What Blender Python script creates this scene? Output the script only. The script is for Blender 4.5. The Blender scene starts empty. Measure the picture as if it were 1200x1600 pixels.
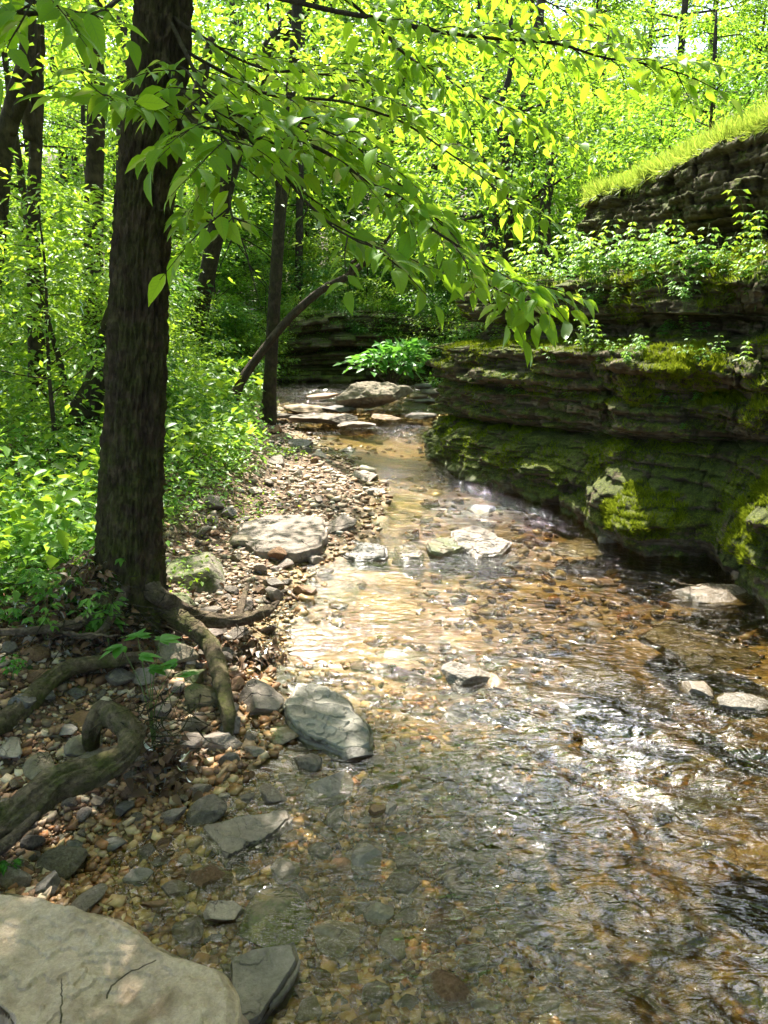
import bpy, math, random
import numpy as np
from math import radians, sin, cos, pi
from mathutils import Vector, Matrix

random.seed(7); RNG = np.random.default_rng(7)
scene = bpy.context.scene
COL = scene.collection

# ------------------------------------------------------------------ camera / light
CAM_Z, PITCH, F = 1.6, radians(15), 1204.0
cam_d = bpy.data.cameras.new('camera'); cam = bpy.data.objects.new('camera', cam_d); COL.objects.link(cam)
cam.location = (0, 0, CAM_Z); cam.rotation_euler = (radians(90) - PITCH, 0, 0)
cam_d.sensor_fit = 'VERTICAL'; cam_d.sensor_height = 32.0; cam_d.lens = 32.0 * F / 1600
cam_d.clip_start = 0.05; cam_d.clip_end = 500
scene.camera = cam

SUN_EL, SUN_AZ = radians(57), radians(-12)      # azimuth measured from +Y towards +X
world = bpy.data.worlds.new('World'); scene.world = world; world.use_nodes = True
wn = world.node_tree
sky = wn.nodes.new('ShaderNodeTexSky'); sky.sky_type = 'NISHITA'; sky.sun_disc = False
sky.sun_elevation = SUN_EL; sky.sun_rotation = SUN_AZ; sky.dust_density = 2.5; sky.ozone_density = 1.0
bg = wn.nodes['Background']; bg.inputs[1].default_value = 0.15
wn.links.new(sky.outputs[0], bg.inputs[0])
sd = bpy.data.lights.new('sun', 'SUN'); sd.energy = 5.0; sd.angle = radians(0.5); sd.color = (1.0, 0.95, 0.84)
sun = bpy.data.objects.new('sun', sd); COL.objects.link(sun)
SDIR = Vector((cos(SUN_EL) * sin(SUN_AZ), cos(SUN_EL) * cos(SUN_AZ), sin(SUN_EL)))
sun.rotation_euler = SDIR.to_track_quat('Z', 'Y').to_euler(); sun.location = (3, 6, 20)

vs = scene.view_settings
vs.view_transform = 'Standard'; vs.look = 'None'; vs.gamma = 1; vs.exposure = 1.95
cy = scene.cycles
cy.max_bounces = 7; cy.diffuse_bounces = 4; cy.glossy_bounces = 3; cy.transmission_bounces = 4
cy.transparent_max_bounces = 8; cy.sample_clamp_indirect = 6; cy.sample_clamp_direct = 0
cy.caustics_reflective = False; cy.caustics_refractive = False
cy.use_denoising = True
cy.use_adaptive_sampling = True; cy.adaptive_threshold = 0.02

# ------------------------------------------------------------------ helpers
def ray(px, py):
    x = (px - 600) / F; v = (800 - py) / F
    return np.array([x, cos(PITCH) + v * sin(PITCH), -sin(PITCH) + v * cos(PITCH)])
def P(px, py, z=0.0):                      # point of the horizontal plane z
    d = ray(px, py); t = (z - CAM_Z) / d[2]
    return np.array([d[0] * t, d[1] * t, z])
def PY(px, py, y):                         # point at distance y ahead
    d = ray(px, py); t = y / d[1]
    return np.array([d[0] * t, y, CAM_Z + d[2] * t])

def _h(ix, iy, iz, s):
    n = (ix * 73856093) ^ (iy * 19349663) ^ (iz * 83492791) ^ (s * 2654435)
    n = (n ^ (n >> 13)) * 1274126177
    n = (n ^ (n >> 16)) & 0xffffff
    return n / float(0xffffff)
def vnoise(x, y, z=0.0, s=0):              # value noise in -1..1
    x, y, z = np.broadcast_arrays(np.asarray(x, float), np.asarray(y, float), np.asarray(z, float))
    ix, iy, iz = (np.floor(a).astype(np.int64) for a in (x, y, z))
    fx, fy, fz = x - ix, y - iy, z - iz
    ux, uy, uz = (f * f * f * (f * (f * 6 - 15) + 10) for f in (fx, fy, fz))
    r = 0
    for dx in (0, 1):
        wx = ux if dx else 1 - ux
        for dy in (0, 1):
            wy = uy if dy else 1 - uy
            for dz in (0, 1):
                wz = uz if dz else 1 - uz
                r = r + wx * wy * wz * _h(ix + dx, iy + dy, iz + dz, s)
    return r * 2 - 1
def fbm(x, y, z=0.0, o=4, s=0, g=0.5):
    a, r, t = 1.0, 0.0, 0.0
    x, y, z = np.asarray(x, float), np.asarray(y, float), np.asarray(z, float)
    for k in range(o):
        r = r + a * vnoise(x * 2**k + 13.7 * k, y * 2**k + 5.1 * k, z * 2**k + 9.3 * k, s + k); t += a; a *= g
    return r / t
def sm(x, a=0.0, b=1.0):
    t = np.clip((np.asarray(x, float) - a) / (b - a), 0, 1); return t * t * (3 - 2 * t)
def nrm(v):
    return v / np.maximum(np.linalg.norm(v, axis=-1, keepdims=True), 1e-9)

def link(name, me, mat=None, parent=None):
    o = bpy.data.objects.new(name, me); COL.objects.link(o)
    if mat is not None: me.materials.append(mat)
    if parent is not None: o.parent = parent
    return o
def mesh(name, v, f, mat=None, parent=None, smooth=True):
    """f: int array (n,3) or (n,4), or a list of such arrays"""
    if not isinstance(f, list): f = [f]
    f = [np.asarray(a, np.int32) for a in f if len(a)]
    v = np.asarray(v, np.float32)
    me = bpy.data.meshes.new(name)
    me.vertices.add(len(v)); me.vertices.foreach_set('co', v.ravel())
    tot = np.concatenate([np.full(len(a), a.shape[1], np.int32) for a in f])
    idx = np.concatenate([a.ravel() for a in f])
    me.loops.add(len(idx)); me.loops.foreach_set('vertex_index', idx)
    me.polygons.add(len(tot))
    st = np.concatenate([[0], np.cumsum(tot)[:-1]]).astype(np.int32)
    me.polygons.foreach_set('loop_start', st)
    try: me.polygons.foreach_set('loop_total', tot)
    except Exception: pass
    me.update(calc_edges=True)
    if smooth: me.polygons.foreach_set('use_smooth', np.ones(len(tot), bool))
    me.validate()
    return link(name, me, mat, parent)
def empty(name, loc=(0, 0, 0), rz=0.0):
    o = bpy.data.objects.new(name, None); COL.objects.link(o)
    o.location = loc; o.rotation_euler = (0, 0, rz); o.empty_display_size = 0.1
    return o
def tag(o, label=None, cat=None, group=None, kind=None):
    if label: o['label'] = label
    if cat: o['category'] = cat
    if group: o['group'] = group
    if kind: o['kind'] = kind
    return o
def copy_tree(o, parent=None):
    c = o.copy(); COL.objects.link(c)
    if parent is not None: c.parent = parent
    for ch in list(o.children): copy_tree(ch, c)
    return c
def grid_faces(nr, nc):
    a = np.arange(nr * nc).reshape(nr, nc)
    return np.stack([a[:-1, :-1], a[:-1, 1:], a[1:, 1:], a[1:, :-1]], -1).reshape(-1, 4)

class MB:                                   # collects pieces into one mesh
    def __init__(s): s.v = []; s.q = []; s.t = []; s.n = 0
    def add(s, v, f):
        f = np.asarray(f, np.int64) + s.n
        (s.q if f.shape[1] == 4 else s.t).append(f)
        s.v.append(np.asarray(v, float)); s.n += len(v)
    def build(s, name, mat, parent=None, smooth=True):
        fs = []
        if s.q: fs.append(np.concatenate(s.q))
        if s.t: fs.append(np.concatenate(s.t))
        return mesh(name, np.concatenate(s.v), fs, mat, parent, smooth)

def spline(pts, n):
    """Catmull-Rom through pts (k,m) -> (n,m)"""
    p = np.asarray(pts, float)
    if len(p) == 2: return p[0] + (p[1] - p[0]) * np.linspace(0, 1, n)[:, None]
    p = np.vstack([2 * p[0] - p[1], p, 2 * p[-1] - p[-2]])
    u = np.linspace(0, len(p) - 3 - 1e-6, n); i = np.floor(u).astype(int); t = (u - i)[:, None]
    a, b, c, d = p[i], p[i + 1], p[i + 2], p[i + 3]
    return 0.5 * (2 * b + (c - a) * t + (2 * a - 5 * b + 4 * c - d) * t * t + (3 * b - a - 3 * c + d) * t**3)
def tube(pts, radii, nseg=8, cap=True, disp=None):
    """pts (n,3) -> verts, quads ; disp(theta,s,k)->radius factor"""
    p = np.asarray(pts, float); n = len(p); radii = np.broadcast_to(np.asarray(radii, float), (n,))
    T = nrm(np.gradient(p, axis=0))
    ref = np.array([0.0, 0, 1]) if abs(T[0, 2]) < 0.8 else np.array([1.0, 0, 0])
    N = np.zeros((n, 3)); N[0] = nrm(np.cross(T[0], ref))
    for k in range(1, n):
        m = N[k - 1] - T[k] * np.dot(N[k - 1], T[k]); N[k] = nrm(m)
    B = np.cross(T, N)
    th = np.linspace(0, 2 * pi, nseg, endpoint=False)
    r = radii[:, None] * np.ones(nseg)
    if disp is not None:
        s = np.concatenate([[0], np.cumsum(np.linalg.norm(np.diff(p, axis=0), axis=1))])
        r = r + disp(th[None, :] + 0 * r, s[:, None] + 0 * r, r)
    v = p[:, None] + r[..., None] * (np.cos(th)[None, :, None] * N[:, None] + np.sin(th)[None, :, None] * B[:, None])
    a = np.arange(n * nseg).reshape(n, nseg); b = np.roll(a, -1, axis=1)
    f = np.stack([a[:-1], b[:-1], b[1:], a[1:]], -1).reshape(-1, 4)
    v = v.reshape(-1, 3)
    if cap:
        v = np.vstack([v, p[0] - T[0] * radii[0] * .3, p[-1] + T[-1] * radii[-1] * .5]); c0, c1 = n * nseg, n * nseg + 1
        f = np.vstack([f, np.stack([b[0], a[0], np.full(nseg, c0), np.full(nseg, c0)], -1)[:0]])
        tri = np.vstack([np.stack([b[0], a[0], np.full(nseg, c0)], -1), np.stack([a[-1], b[-1], np.full(nseg, c1)], -1)])
        return v, f, tri
    return v, f, np.zeros((0, 3), int)
def add_tube(mb, pts, radii, nseg=8, disp=None):
    v, f, t = tube(pts, radii, nseg, True, disp)
    n0 = mb.n; mb.add(v, f); mb.t.append(t + n0)

# ------------------------------------------------------------------ materials
def M(name):
    m = bpy.data.materials.new(name); m.use_nodes = True; nt = m.node_tree
    for n in list(nt.nodes): nt.nodes.remove(n)
    out = nt.nodes.new('ShaderNodeOutputMaterial'); return m, nt, out
class NT:
    def __init__(s, nt): s.nt = nt
    def n(s, t, **k):
        nd = s.nt.nodes.new(t)
        for a, b in k.items(): setattr(nd, a, b)
        return nd
    def l(s, a, b): s.nt.links.new(a, b)
    def setin(s, sock, v):
        if hasattr(v, 'is_output'): s.l(v, sock)
        else:
            try: sock.default_value = v
            except Exception: sock.default_value = (*v, 1)
    def noise(s, co, scale, detail=4, rough=.55, dist=0.0, col=False):
        n = s.n('ShaderNodeTexNoise'); s.setin(n.inputs['Scale'], scale); n.inputs['Detail'].default_value = detail
        n.inputs['Roughness'].default_value = rough; n.inputs['Distortion'].default_value = dist
        if co is not None: s.l(co, n.inputs['Vector'])
        return n.outputs['Color' if col else 'Fac']
    def vor(s, co, scale, feature='F1', out='Distance', rnd=1.0):
        n = s.n('ShaderNodeTexVoronoi'); n.feature = feature; n.inputs['Scale'].default_value = scale; n.inputs['Randomness'].default_value = rnd
        if co is not None: s.l(co, n.inputs['Vector'])
        return n.outputs[out]
    def ramp(s, fac, stops, interp='LINEAR'):
        r = s.n('ShaderNodeValToRGB'); r.color_ramp.interpolation = interp
        while len(r.color_ramp.elements) < len(stops): r.color_ramp.elements.new(0.5)
        for e, (p, c) in zip(r.color_ramp.elements, stops):
            e.position = p; e.color = (*c, 1) if not isinstance(c, (int, float)) else (c, c, c, 1)
        s.l(fac, r.inputs[0]); return r.outputs[0]
    def mix(s, fac, a, b, mode='MIX'):
        m = s.n('ShaderNodeMix', data_type='RGBA', blend_type=mode); s.setin(m.inputs[0], fac)
        s.setin(m.inputs[6], a if hasattr(a, 'is_output') else (*a, 1)); s.setin(m.inputs[7], b if hasattr(b, 'is_output') else (*b, 1)); return m.outputs[2]
    def math(s, op, a, b=0.0, c=None, clamp=False):
        m = s.n('ShaderNodeMath', operation=op); m.use_clamp = clamp; s.setin(m.inputs[0], a); s.setin(m.inputs[1], b)
        if c is not None: s.setin(m.inputs[2], c)
        return m.outputs[0]
    def mapr(s, v, a, b, c=0.0, d=1.0):
        m = s.n('ShaderNodeMapRange'); s.l(v, m.inputs[0]); 
        for i, x in zip((1, 2, 3, 4), (a, b, c, d)): m.inputs[i].default_value = x
        return m.outputs[0]
    def scale(s, co, v):
        m = s.n('ShaderNodeMapping'); s.l(co, m.inputs[0]); m.inputs['Scale'].default_value = v; return m.outputs[0]
    def bump(s, h, strength=.5, dist=.01, normal=None):
        b = s.n('ShaderNodeBump'); s.setin(b.inputs['Strength'], strength); b.inputs['Distance'].default_value = dist; s.l(h, b.inputs['Height'])
        if normal is not None: s.l(normal, b.inputs['Normal'])
        return b.outputs[0]
    def pbr(s, col, rough=.8, normal=None, spec=.4):
        b = s.n('ShaderNodeBsdfPrincipled'); s.setin(b.inputs['Base Color'], col); s.setin(b.inputs['Roughness'], rough)
        b.inputs['Specular IOR Level'].default_value = spec
        if normal is not None: s.l(normal, b.inputs['Normal'])
        return b.outputs[0]
    def geo(s): return s.n('ShaderNodeNewGeometry').outputs
    def obj(s): return s.n('ShaderNodeTexCoord').outputs['Object']
    def sep(s, v):
        x = s.n('ShaderNodeSeparateXYZ'); s.l(v, x.inputs[0]); return x.outputs

def leaf_mat(name, dark, light, trans, tfac=.5, gloss=.35, yellow=None, gf=.8, veins=False):
    m, nt, out = M(name); k = NT(nt); g = k.geo(); r = g['Random Per Island']
    oi = k.n('ShaderNodeObjectInfo').outputs['Random']
    rr = k.math('ADD', k.math('MULTIPLY', r, .8), k.math('MULTIPLY', oi, .2))
    base = k.ramp(rr, [(0, dark), (1, light)])
    stops = [(0, tuple(c * .7 for c in trans)), (.6, trans)]
    stops.append((1, yellow if yellow else tuple(min(1, c * 1.25) for c in trans)))
    tc = k.ramp(rr, stops)
    if veins:
        at = k.n('ShaderNodeAttribute'); at.attribute_name = 'luv'; q = k.sep(at.outputs['Vector'])
        ax = k.math('ABSOLUTE', q[0]); mid = k.mapr(ax, .0, .09, 1, 0)
        side = k.math('SINE', k.math('MULTIPLY', k.math('SUBTRACT', q[1], k.math('MULTIPLY', ax, .22)), 52.0)); side = k.mapr(side, .72, 1.0, 0, .55)
        vn = k.math('MAXIMUM', mid, side); base = k.mix(k.math('MULTIPLY', vn, .45), base, (.20, .34, .08)); tc = k.mix(k.math('MULTIPLY', vn, .45), tc, (.12, .26, .02))
    d = k.n('ShaderNodeBsdfDiffuse'); k.l(base, d.inputs[0])
    t = k.n('ShaderNodeBsdfTranslucent'); k.l(tc, t.inputs[0])
    mx = k.n('ShaderNodeMixShader'); mx.inputs[0].default_value = tfac; k.l(d.outputs[0], mx.inputs[1]); k.l(t.outputs[0], mx.inputs[2])
    gl = k.n('ShaderNodeBsdfGlossy'); gl.inputs['Roughness'].default_value = gloss; gl.inputs[0].default_value = (.8, .85, .8, 1)
    fr = k.n('ShaderNodeFresnel'); fr.inputs[0].default_value = 1.38
    m2 = k.n('ShaderNodeMixShader'); k.l(k.math('MULTIPLY', fr.outputs[0], gf), m2.inputs[0]); k.l(mx.outputs[0], m2.inputs[1]); k.l(gl.outputs[0], m2.inputs[2])
    k.l(m2.outputs[0], out.inputs[0]); return m
MAT = {}
MAT['leaf_near'] = leaf_mat('leaf_near', (.09, .20, .018), (.16, .32, .025), (.46, .74, .03), .55, .45, (.66, .86, .04), veins=True, gf=.3)
MAT['leaf_mid'] = leaf_mat('leaf_mid', (.07, .16, .02), (.14, .27, .03), (.42, .66, .035), .52, .4, (.62, .80, .05), gf=0.35)
MAT['leaf_far'] = leaf_mat('leaf_far', (.07, .17, .018), (.15, .29, .028), (.34, .60, .035), .55, .5, (.60, .80, .05), gf=0.2)
MAT['leaf_herb'] = leaf_mat('leaf_herb', (.06, .16, .03), (.12, .27, .05), (.32, .60, .06), .5, .4, (.5, .72, .07), gf=0.4)
MAT['leaf_shrub'] = leaf_mat('leaf_shrub', (.05, .17, .03), (.09, .25, .04), (.22, .55, .05), .45, .35, gf=0.4)
MAT['leaf_deep'] = leaf_mat('leaf_deep', (.03, .09, .016), (.07, .17, .024), (.18, .40, .03), .45, .4, (.28, .52, .04), gf=.3)
MAT['grass'] = leaf_mat('grass', (.10, .17, .02), (.24, .30, .05), (.36, .50, .05), .5, .5, (.60, .64, .10), gf=.1)
MAT['moss_blade'] = leaf_mat('moss_blade', (.06, .10, .006), (.16, .20, .012), (.22, .30, .012), .3, .7, (.34, .42, .02), gf=0.0)
MAT['moss_bright'] = leaf_mat('moss_bright', (.08, .12, .008), (.22, .25, .018), (.26, .33, .02), .35, .7, (.45, .50, .03), gf=0.0)
MAT['dead_leaf'] = leaf_mat('dead_leaf', (.045, .022, .012), (.20, .11, .06), (.12, .06, .03), .15, .5)

def bark_mat(name, c1, c2, moss=0.0, scale=1.0, st=7):
    m, nt, out = M(name); k = NT(nt); co = k.obj()
    s = k.scale(co, (30 * scale, 30 * scale, st * scale))
    n1 = k.noise(s, 1.6, 8, .75, .6); n2 = k.noise(co, 14 * scale, 4)
    col = k.ramp(n1, [(.3, c1), (.7, c2)])
    col = k.mix(k.mapr(n2, .5, .75), col, tuple(min(1, c * 1.5) for c in c2))
    if moss > 0:
        pz = k.sep(k.geo()['Position'])[2]
        mf = k.math('MULTIPLY', k.mapr(k.noise(co, 9, 5, .65), .50 - .12 * moss, .68), k.mapr(pz, 2.6, .2, .35 * moss, moss))
        col = k.mix(mf, col, k.ramp(k.noise(co, 70, 3), [(.3, (.04, .055, .008)), (.7, (.13, .16, .016))]))
    nm = k.bump(n1, 1.0, .04); nm = k.bump(k.noise(co, 120, 3), .4, .004, nm)
    k.l(k.pbr(col, .9, nm, .2), out.inputs[0]); return m
MAT['bark'] = bark_mat('bark', (.018, .011, .007), (.12, .082, .052), .9)
MAT['bark_dark'] = bark_mat('bark_dark', (.02, .015, .011), (.07, .052, .038), .4)
MAT['bark_far'] = bark_mat('bark_far', (.022, .016, .011), (.085, .062, .042), 0, .5)
MAT['root_wood'] = bark_mat('root_wood', (.06, .04, .026), (.27, .20, .14), .3, 1.6, 26)
MAT['root_moss'] = bark_mat('root_moss', (.05, .034, .022), (.30, .22, .145), .85, 1.6, 26)
MAT['twig'] = bark_mat('twig', (.03, .02, .012), (.09, .07, .045), 0, 1)

def stone_mat(name, cols, moss=0.0, rough=.85, wetrough=.25, cracks=True, ts=1.0, dirt=.5):
    m, nt, out = M(name); k = NT(nt); g = k.geo(); co = k.obj()
    oi = k.n('ShaderNodeObjectInfo').outputs['Random']
    off = k.n('ShaderNodeVectorMath', operation='ADD'); k.l(co, off.inputs[0]); 
    cx = k.n('ShaderNodeCombineXYZ'); k.l(k.math('MULTIPLY', oi, 37.0), cx.inputs[0]); k.l(cx.outputs[0], off.inputs[1]); co = off.outputs[0]
    n1 = k.noise(co, 7 * ts, 8, .65, .3); n2 = k.noise(co, 45 * ts, 5, .7); n3 = k.noise(co, 3 * ts, 3)
    col = k.ramp(n1, [(.30, cols[0]), (.5, cols[1]), (.72, cols[2])])
    col = k.mix(k.mapr(n2, .35, .75, 0, .45), col, tuple(c * .45 for c in cols[0]))
    col = k.mix(k.math('MULTIPLY', k.mapr(n3, .55, .72), dirt), col, (.16, .10, .05))
    if cracks:
        cr = k.math('SUBTRACT', 1.0, k.mapr(k.vor(k.mix(.12, co, k.noise(co, 6 * ts, 4, .6, 0, True)), 6 * ts, 'DISTANCE_TO_EDGE'), 0, .02))
        cr = k.math('MULTIPLY', cr, k.mapr(k.noise(co, 4 * ts, 2), .5, .62))
        col = k.mix(k.math('MULTIPLY', cr, .7), col, (.03, .022, .015))
    nz = k.sep(g['Normal'])[2]
    if moss > 0:
        mf = k.math('MULTIPLY', k.mapr(k.math('ADD', k.noise(co, 6 * ts, 6, .7), k.math('MULTIPLY', nz, .12)), .62 - .16 * moss, .68 - .12 * moss), min(1, moss + .2))
        col = k.mix(mf, col, k.ramp(k.noise(co, 60, 3), [(.3, (.03, .05, .008)), (.7, (.10, .15, .015))]))
    pz = k.sep(g['Position'])[2]
    wet = k.mapr(k.math('ADD', pz, k.math('MULTIPLY', k.math('SUBTRACT', n1, .5), .05)), .055, .02)
    col = k.mix(k.math('MULTIPLY', wet, .45), col, k.mix(1.0, col, (.50, .44, .30), 'MULTIPLY'))
    r = k.mix(wet, (rough,) * 3, (wetrough,) * 3)
    fl = k.noise(co, 4.5 * ts, 6, .6, .5); flq = k.math('DIVIDE', k.math('FLOOR', k.math('MULTIPLY', fl, 16.0)), 16.0)
    n5 = k.noise(co, 160 * ts, 3, .7); col = k.mix(k.mapr(n5, .35, .7, 0, .35), col, k.mix(1.0, col, (.5, .47, .42), 'MULTIPLY'))
    col = k.mix(k.mapr(k.noise(flq, 9.0, 0), .3, .7, 0, .3), col, k.mix(1.0, col, (.72, .66, .56), 'MULTIPLY'))
    h = k.math('ADD', k.math('MULTIPLY', n1, .6), k.math('MULTIPLY', n2, .4)); h = k.math('ADD', h, k.math('MULTIPLY', flq, 1.2))
    if cracks: h = k.math('SUBTRACT', h, k.math('MULTIPLY', cr, .6))
    nm = k.bump(h, 1.0, .016); nm = k.bump(n5, .35, .004, nm)
    k.l(k.pbr(col, r, nm, .4), out.inputs[0]); return m
MAT['stone_pale'] = stone_mat('stone_pale', [(0.220, 0.154, 0.101), (0.397, 0.290, 0.204), (0.508, 0.384, 0.286)], 0, dirt=.6, ts=1.0)
MAT['stone_slab'] = stone_mat('stone_slab', cracks=False, cols=[(0.374, 0.262, 0.176), (0.573, 0.426, 0.309), (0.683, 0.524, 0.397)], moss=0, dirt=.8, ts=2.6)
MAT['stone_grey'] = stone_mat('stone_grey', [(0.144, 0.122, 0.101), (0.264, 0.220, 0.185), (0.408, 0.337, 0.286)], 0, dirt=.25)
MAT['stone_wave'] = stone_mat('stone_wave', [(.18, .165, .14), (.30, .28, .24), (.42, .395, .34)], 0, cracks=False, dirt=.1)
MAT['stone_blue'] = stone_mat('stone_blue', [(0.122, 0.112, 0.107), (0.220, 0.202, 0.185), (0.342, 0.299, 0.277)], 0, dirt=.15)
MAT['stone_tan'] = stone_mat('stone_tan', [(.15, .12, .085), (.27, .225, .16), (.38, .33, .25)], 0, dirt=.35, ts=2)
MAT['stone_rust'] = stone_mat('stone_rust', [(.15, .075, .04), (.29, .16, .08), (.40, .27, .16)], 0, cracks=False, ts=2)
MAT['stone_white'] = stone_mat('stone_white', [(0.331, 0.271, 0.231), (0.529, 0.430, 0.370), (0.661, 0.543, 0.481)], 0, dirt=.2, ts=2)
MAT['stone_olive'] = stone_mat('stone_olive', [(0.099, 0.084, 0.046), (0.187, 0.150, 0.084), (0.287, 0.234, 0.147)], .45, dirt=.3)
MAT['stone_mossy'] = stone_mat('stone_mossy', [(0.132, 0.112, 0.084), (0.264, 0.225, 0.176), (0.397, 0.337, 0.277)], .55, dirt=.3)

def gravel_mat():
    m, nt, out = M('gravel'); k = NT(nt); g = k.geo(); r = g['Random Per Island']
    col = k.ramp(r, [(0, (.07, .04, .025)), (.16, (.17, .10, .06)), (.3, (.29, .185, .115)), (.40, (.11, .09, .065)), (.52, (.36, .28, .19)),
                     (.60, (.34, .17, .08)), (.68, (.33, .32, .28)), (.80, (.50, .45, .36)), (.88, (.38, .25, .13)), (1, (.68, .64, .56))])
    n = k.noise(g['Position'], 90, 4, .7)
    col = k.mix(k.mapr(n, .3, .7, 0, .5), col, k.mix(1.0, col, (.45, .4, .33), 'MULTIPLY'))
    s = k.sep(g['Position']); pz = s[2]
    dry = k.math('MULTIPLY', k.mapr(s[1], 3.4, 4.6), k.mapr(pz, .03, .07)); col = k.mix(dry, col, k.mix(.35, k.mix(1.0, col, (1.5, 1.5, 1.5), 'MULTIPLY'), (.46, .40, .32)))  # bar gravel lightened: sunlight painted in on top of its drier, paler tone
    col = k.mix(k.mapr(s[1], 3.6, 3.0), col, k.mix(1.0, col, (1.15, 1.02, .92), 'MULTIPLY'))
    wet = k.mapr(pz, .05, .005)
    col = k.mix(wet, col, k.mix(1.0, col, (.80, .68, .42), 'MULTIPLY'))
    nm = k.bump(n, .5, .004)
    k.l(k.pbr(col, k.mix(wet, (.8,) * 3, (.22,) * 3), nm, .4), out.inputs[0]); return m
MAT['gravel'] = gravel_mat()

def ground_mat():
    m, nt, out = M('ground'); k = NT(nt); g = k.geo(); p = g['Position']; s = k.sep(p)
    v = k.n('ShaderNodeTexVoronoi'); v.inputs['Scale'].default_value = 42; k.l(p, v.inputs['Vector'])
    vc = k.sep(v.outputs['Color'])[0]
    peb = k.ramp(vc, [(0, (.09, .05, .03)), (.3, (.22, .14, .08)), (.5, (.17, .14, .10)), (.7, (.32, .22, .13)), (.85, (.22, .10, .05)), (1, (.38, .34, .27))])
    peb = k.mix(k.mapr(v.outputs['Distance'], .25, .75), peb, (.05, .03, .018))
    n1 = k.noise(p, 2.2, 6, .6); n2 = k.noise(p, 25, 6, .7)
    soil = k.ramp(n2, [(.3, (.035, .022, .013)), (.5, (.09, .058, .034)), (.7, (.20, .135, .08))])
    n4 = k.noise(p, 5, 6, .7)
    soil = k.mix(k.mapr(n4, .48, .6), soil, (.03, .055, .012))
    bank = k.mapr(k.math('ADD', s[2], k.math('MULTIPLY', k.math('SUBTRACT', n1, .5), .25)), .12, .22)
    col = k.mix(bank, peb, soil)
    wet = k.mapr(s[2], .04, .0)
    bed = k.mix(k.mapr(n1, .4, .65), k.mix(1.0, peb, (.95, .84, .55), 'MULTIPLY'), k.mix(k.mapr(s[1], 2.6, 3.6), (.17, .135, .075), (.34, .25, .11)))  # bed gold upstream, olive nearby: sunlit amber shallows painted into its colour
    bed = k.mix(k.mapr(k.noise(p, 3.1, 5, .6, .8), .54, .62), bed, (.07, .075, .05))
    bed = k.mix(.75, bed, k.mix(1.0, bed, (.85, .78, .55), 'MULTIPLY'))
    col = k.mix(wet, col, bed)
    nm = k.bump(v.outputs['Distance'], -.7, .012); nm = k.bump(n2, .6, .02, nm)
    k.l(k.pbr(col, k.mix(wet, (.9,) * 3, (.4,) * 3), nm, .3), out.inputs[0]); return m
MAT['ground'] = ground_mat()

def cliff_mat(name='cliff_rock', wild=1.0):
    m, nt, out = M(name); k = NT(nt); g = k.geo(); p = g['Position']; s = k.sep(p); nz = k.sep(g['Normal'])[2]
    ps = k.scale(p, (3, 3, 26)); n1 = k.noise(ps, 1.0, 7, .65, .4); n2 = k.noise(p, 30, 6, .7); n3 = k.noise(p, 5, 5, .6)
    rock = k.ramp(n1, [(.28, (.03, .022, .013)), (.43, (.085, .063, .036)), (.57, (.165, .13, .08)), (.74, (.32, .27, .18))])
    rock = k.mix(k.mapr(n2, .3, .7, 0, .6), rock, (.035, .028, .018))
    # moss: everywhere thin, thick on ledges and low on the wall
    a = k.math('ADD', k.math('ADD', n3, k.math('MULTIPLY', nz, .16)), k.math('MULTIPLY', k.mapr(s[2], 1.3, .1), .10))
    mf = k.mapr(k.math('ADD', a, k.math('MULTIPLY', k.math('SUBTRACT', n2, .5), .7)), .52, .62, 0, .85)
    mc = k.ramp(k.noise(p, 85, 3, .6), [(.3, (.018, .026, .005)), (.5, (.048, .065, .009)), (.72, (.13, .155, .016))])
    mc = k.mix(k.mapr(k.noise(p, 3.3, 3), .5, .66), mc, k.mix(1.0, mc, (1.9, 1.7, 1.2), 'MULTIPLY'))
    col = k.mix(mf, rock, mc)
    h = k.math('ADD', k.math('ADD', k.math('MULTIPLY', n1, .6), k.math('MULTIPLY', n2, .5)), k.math('MULTIPLY', mf, .3))
    nm = k.bump(h, .9, .03); nm = k.bump(k.noise(p, 150, 3, .6), .5, .006, nm)
    wet = k.mapr(s[2], .09, .02)
    k.l(k.pbr(col, k.mix(wet, (.9,) * 3, (.3,) * 3), nm, .3), out.inputs[0]); return m
MAT['cliff'] = cliff_mat()

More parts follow.
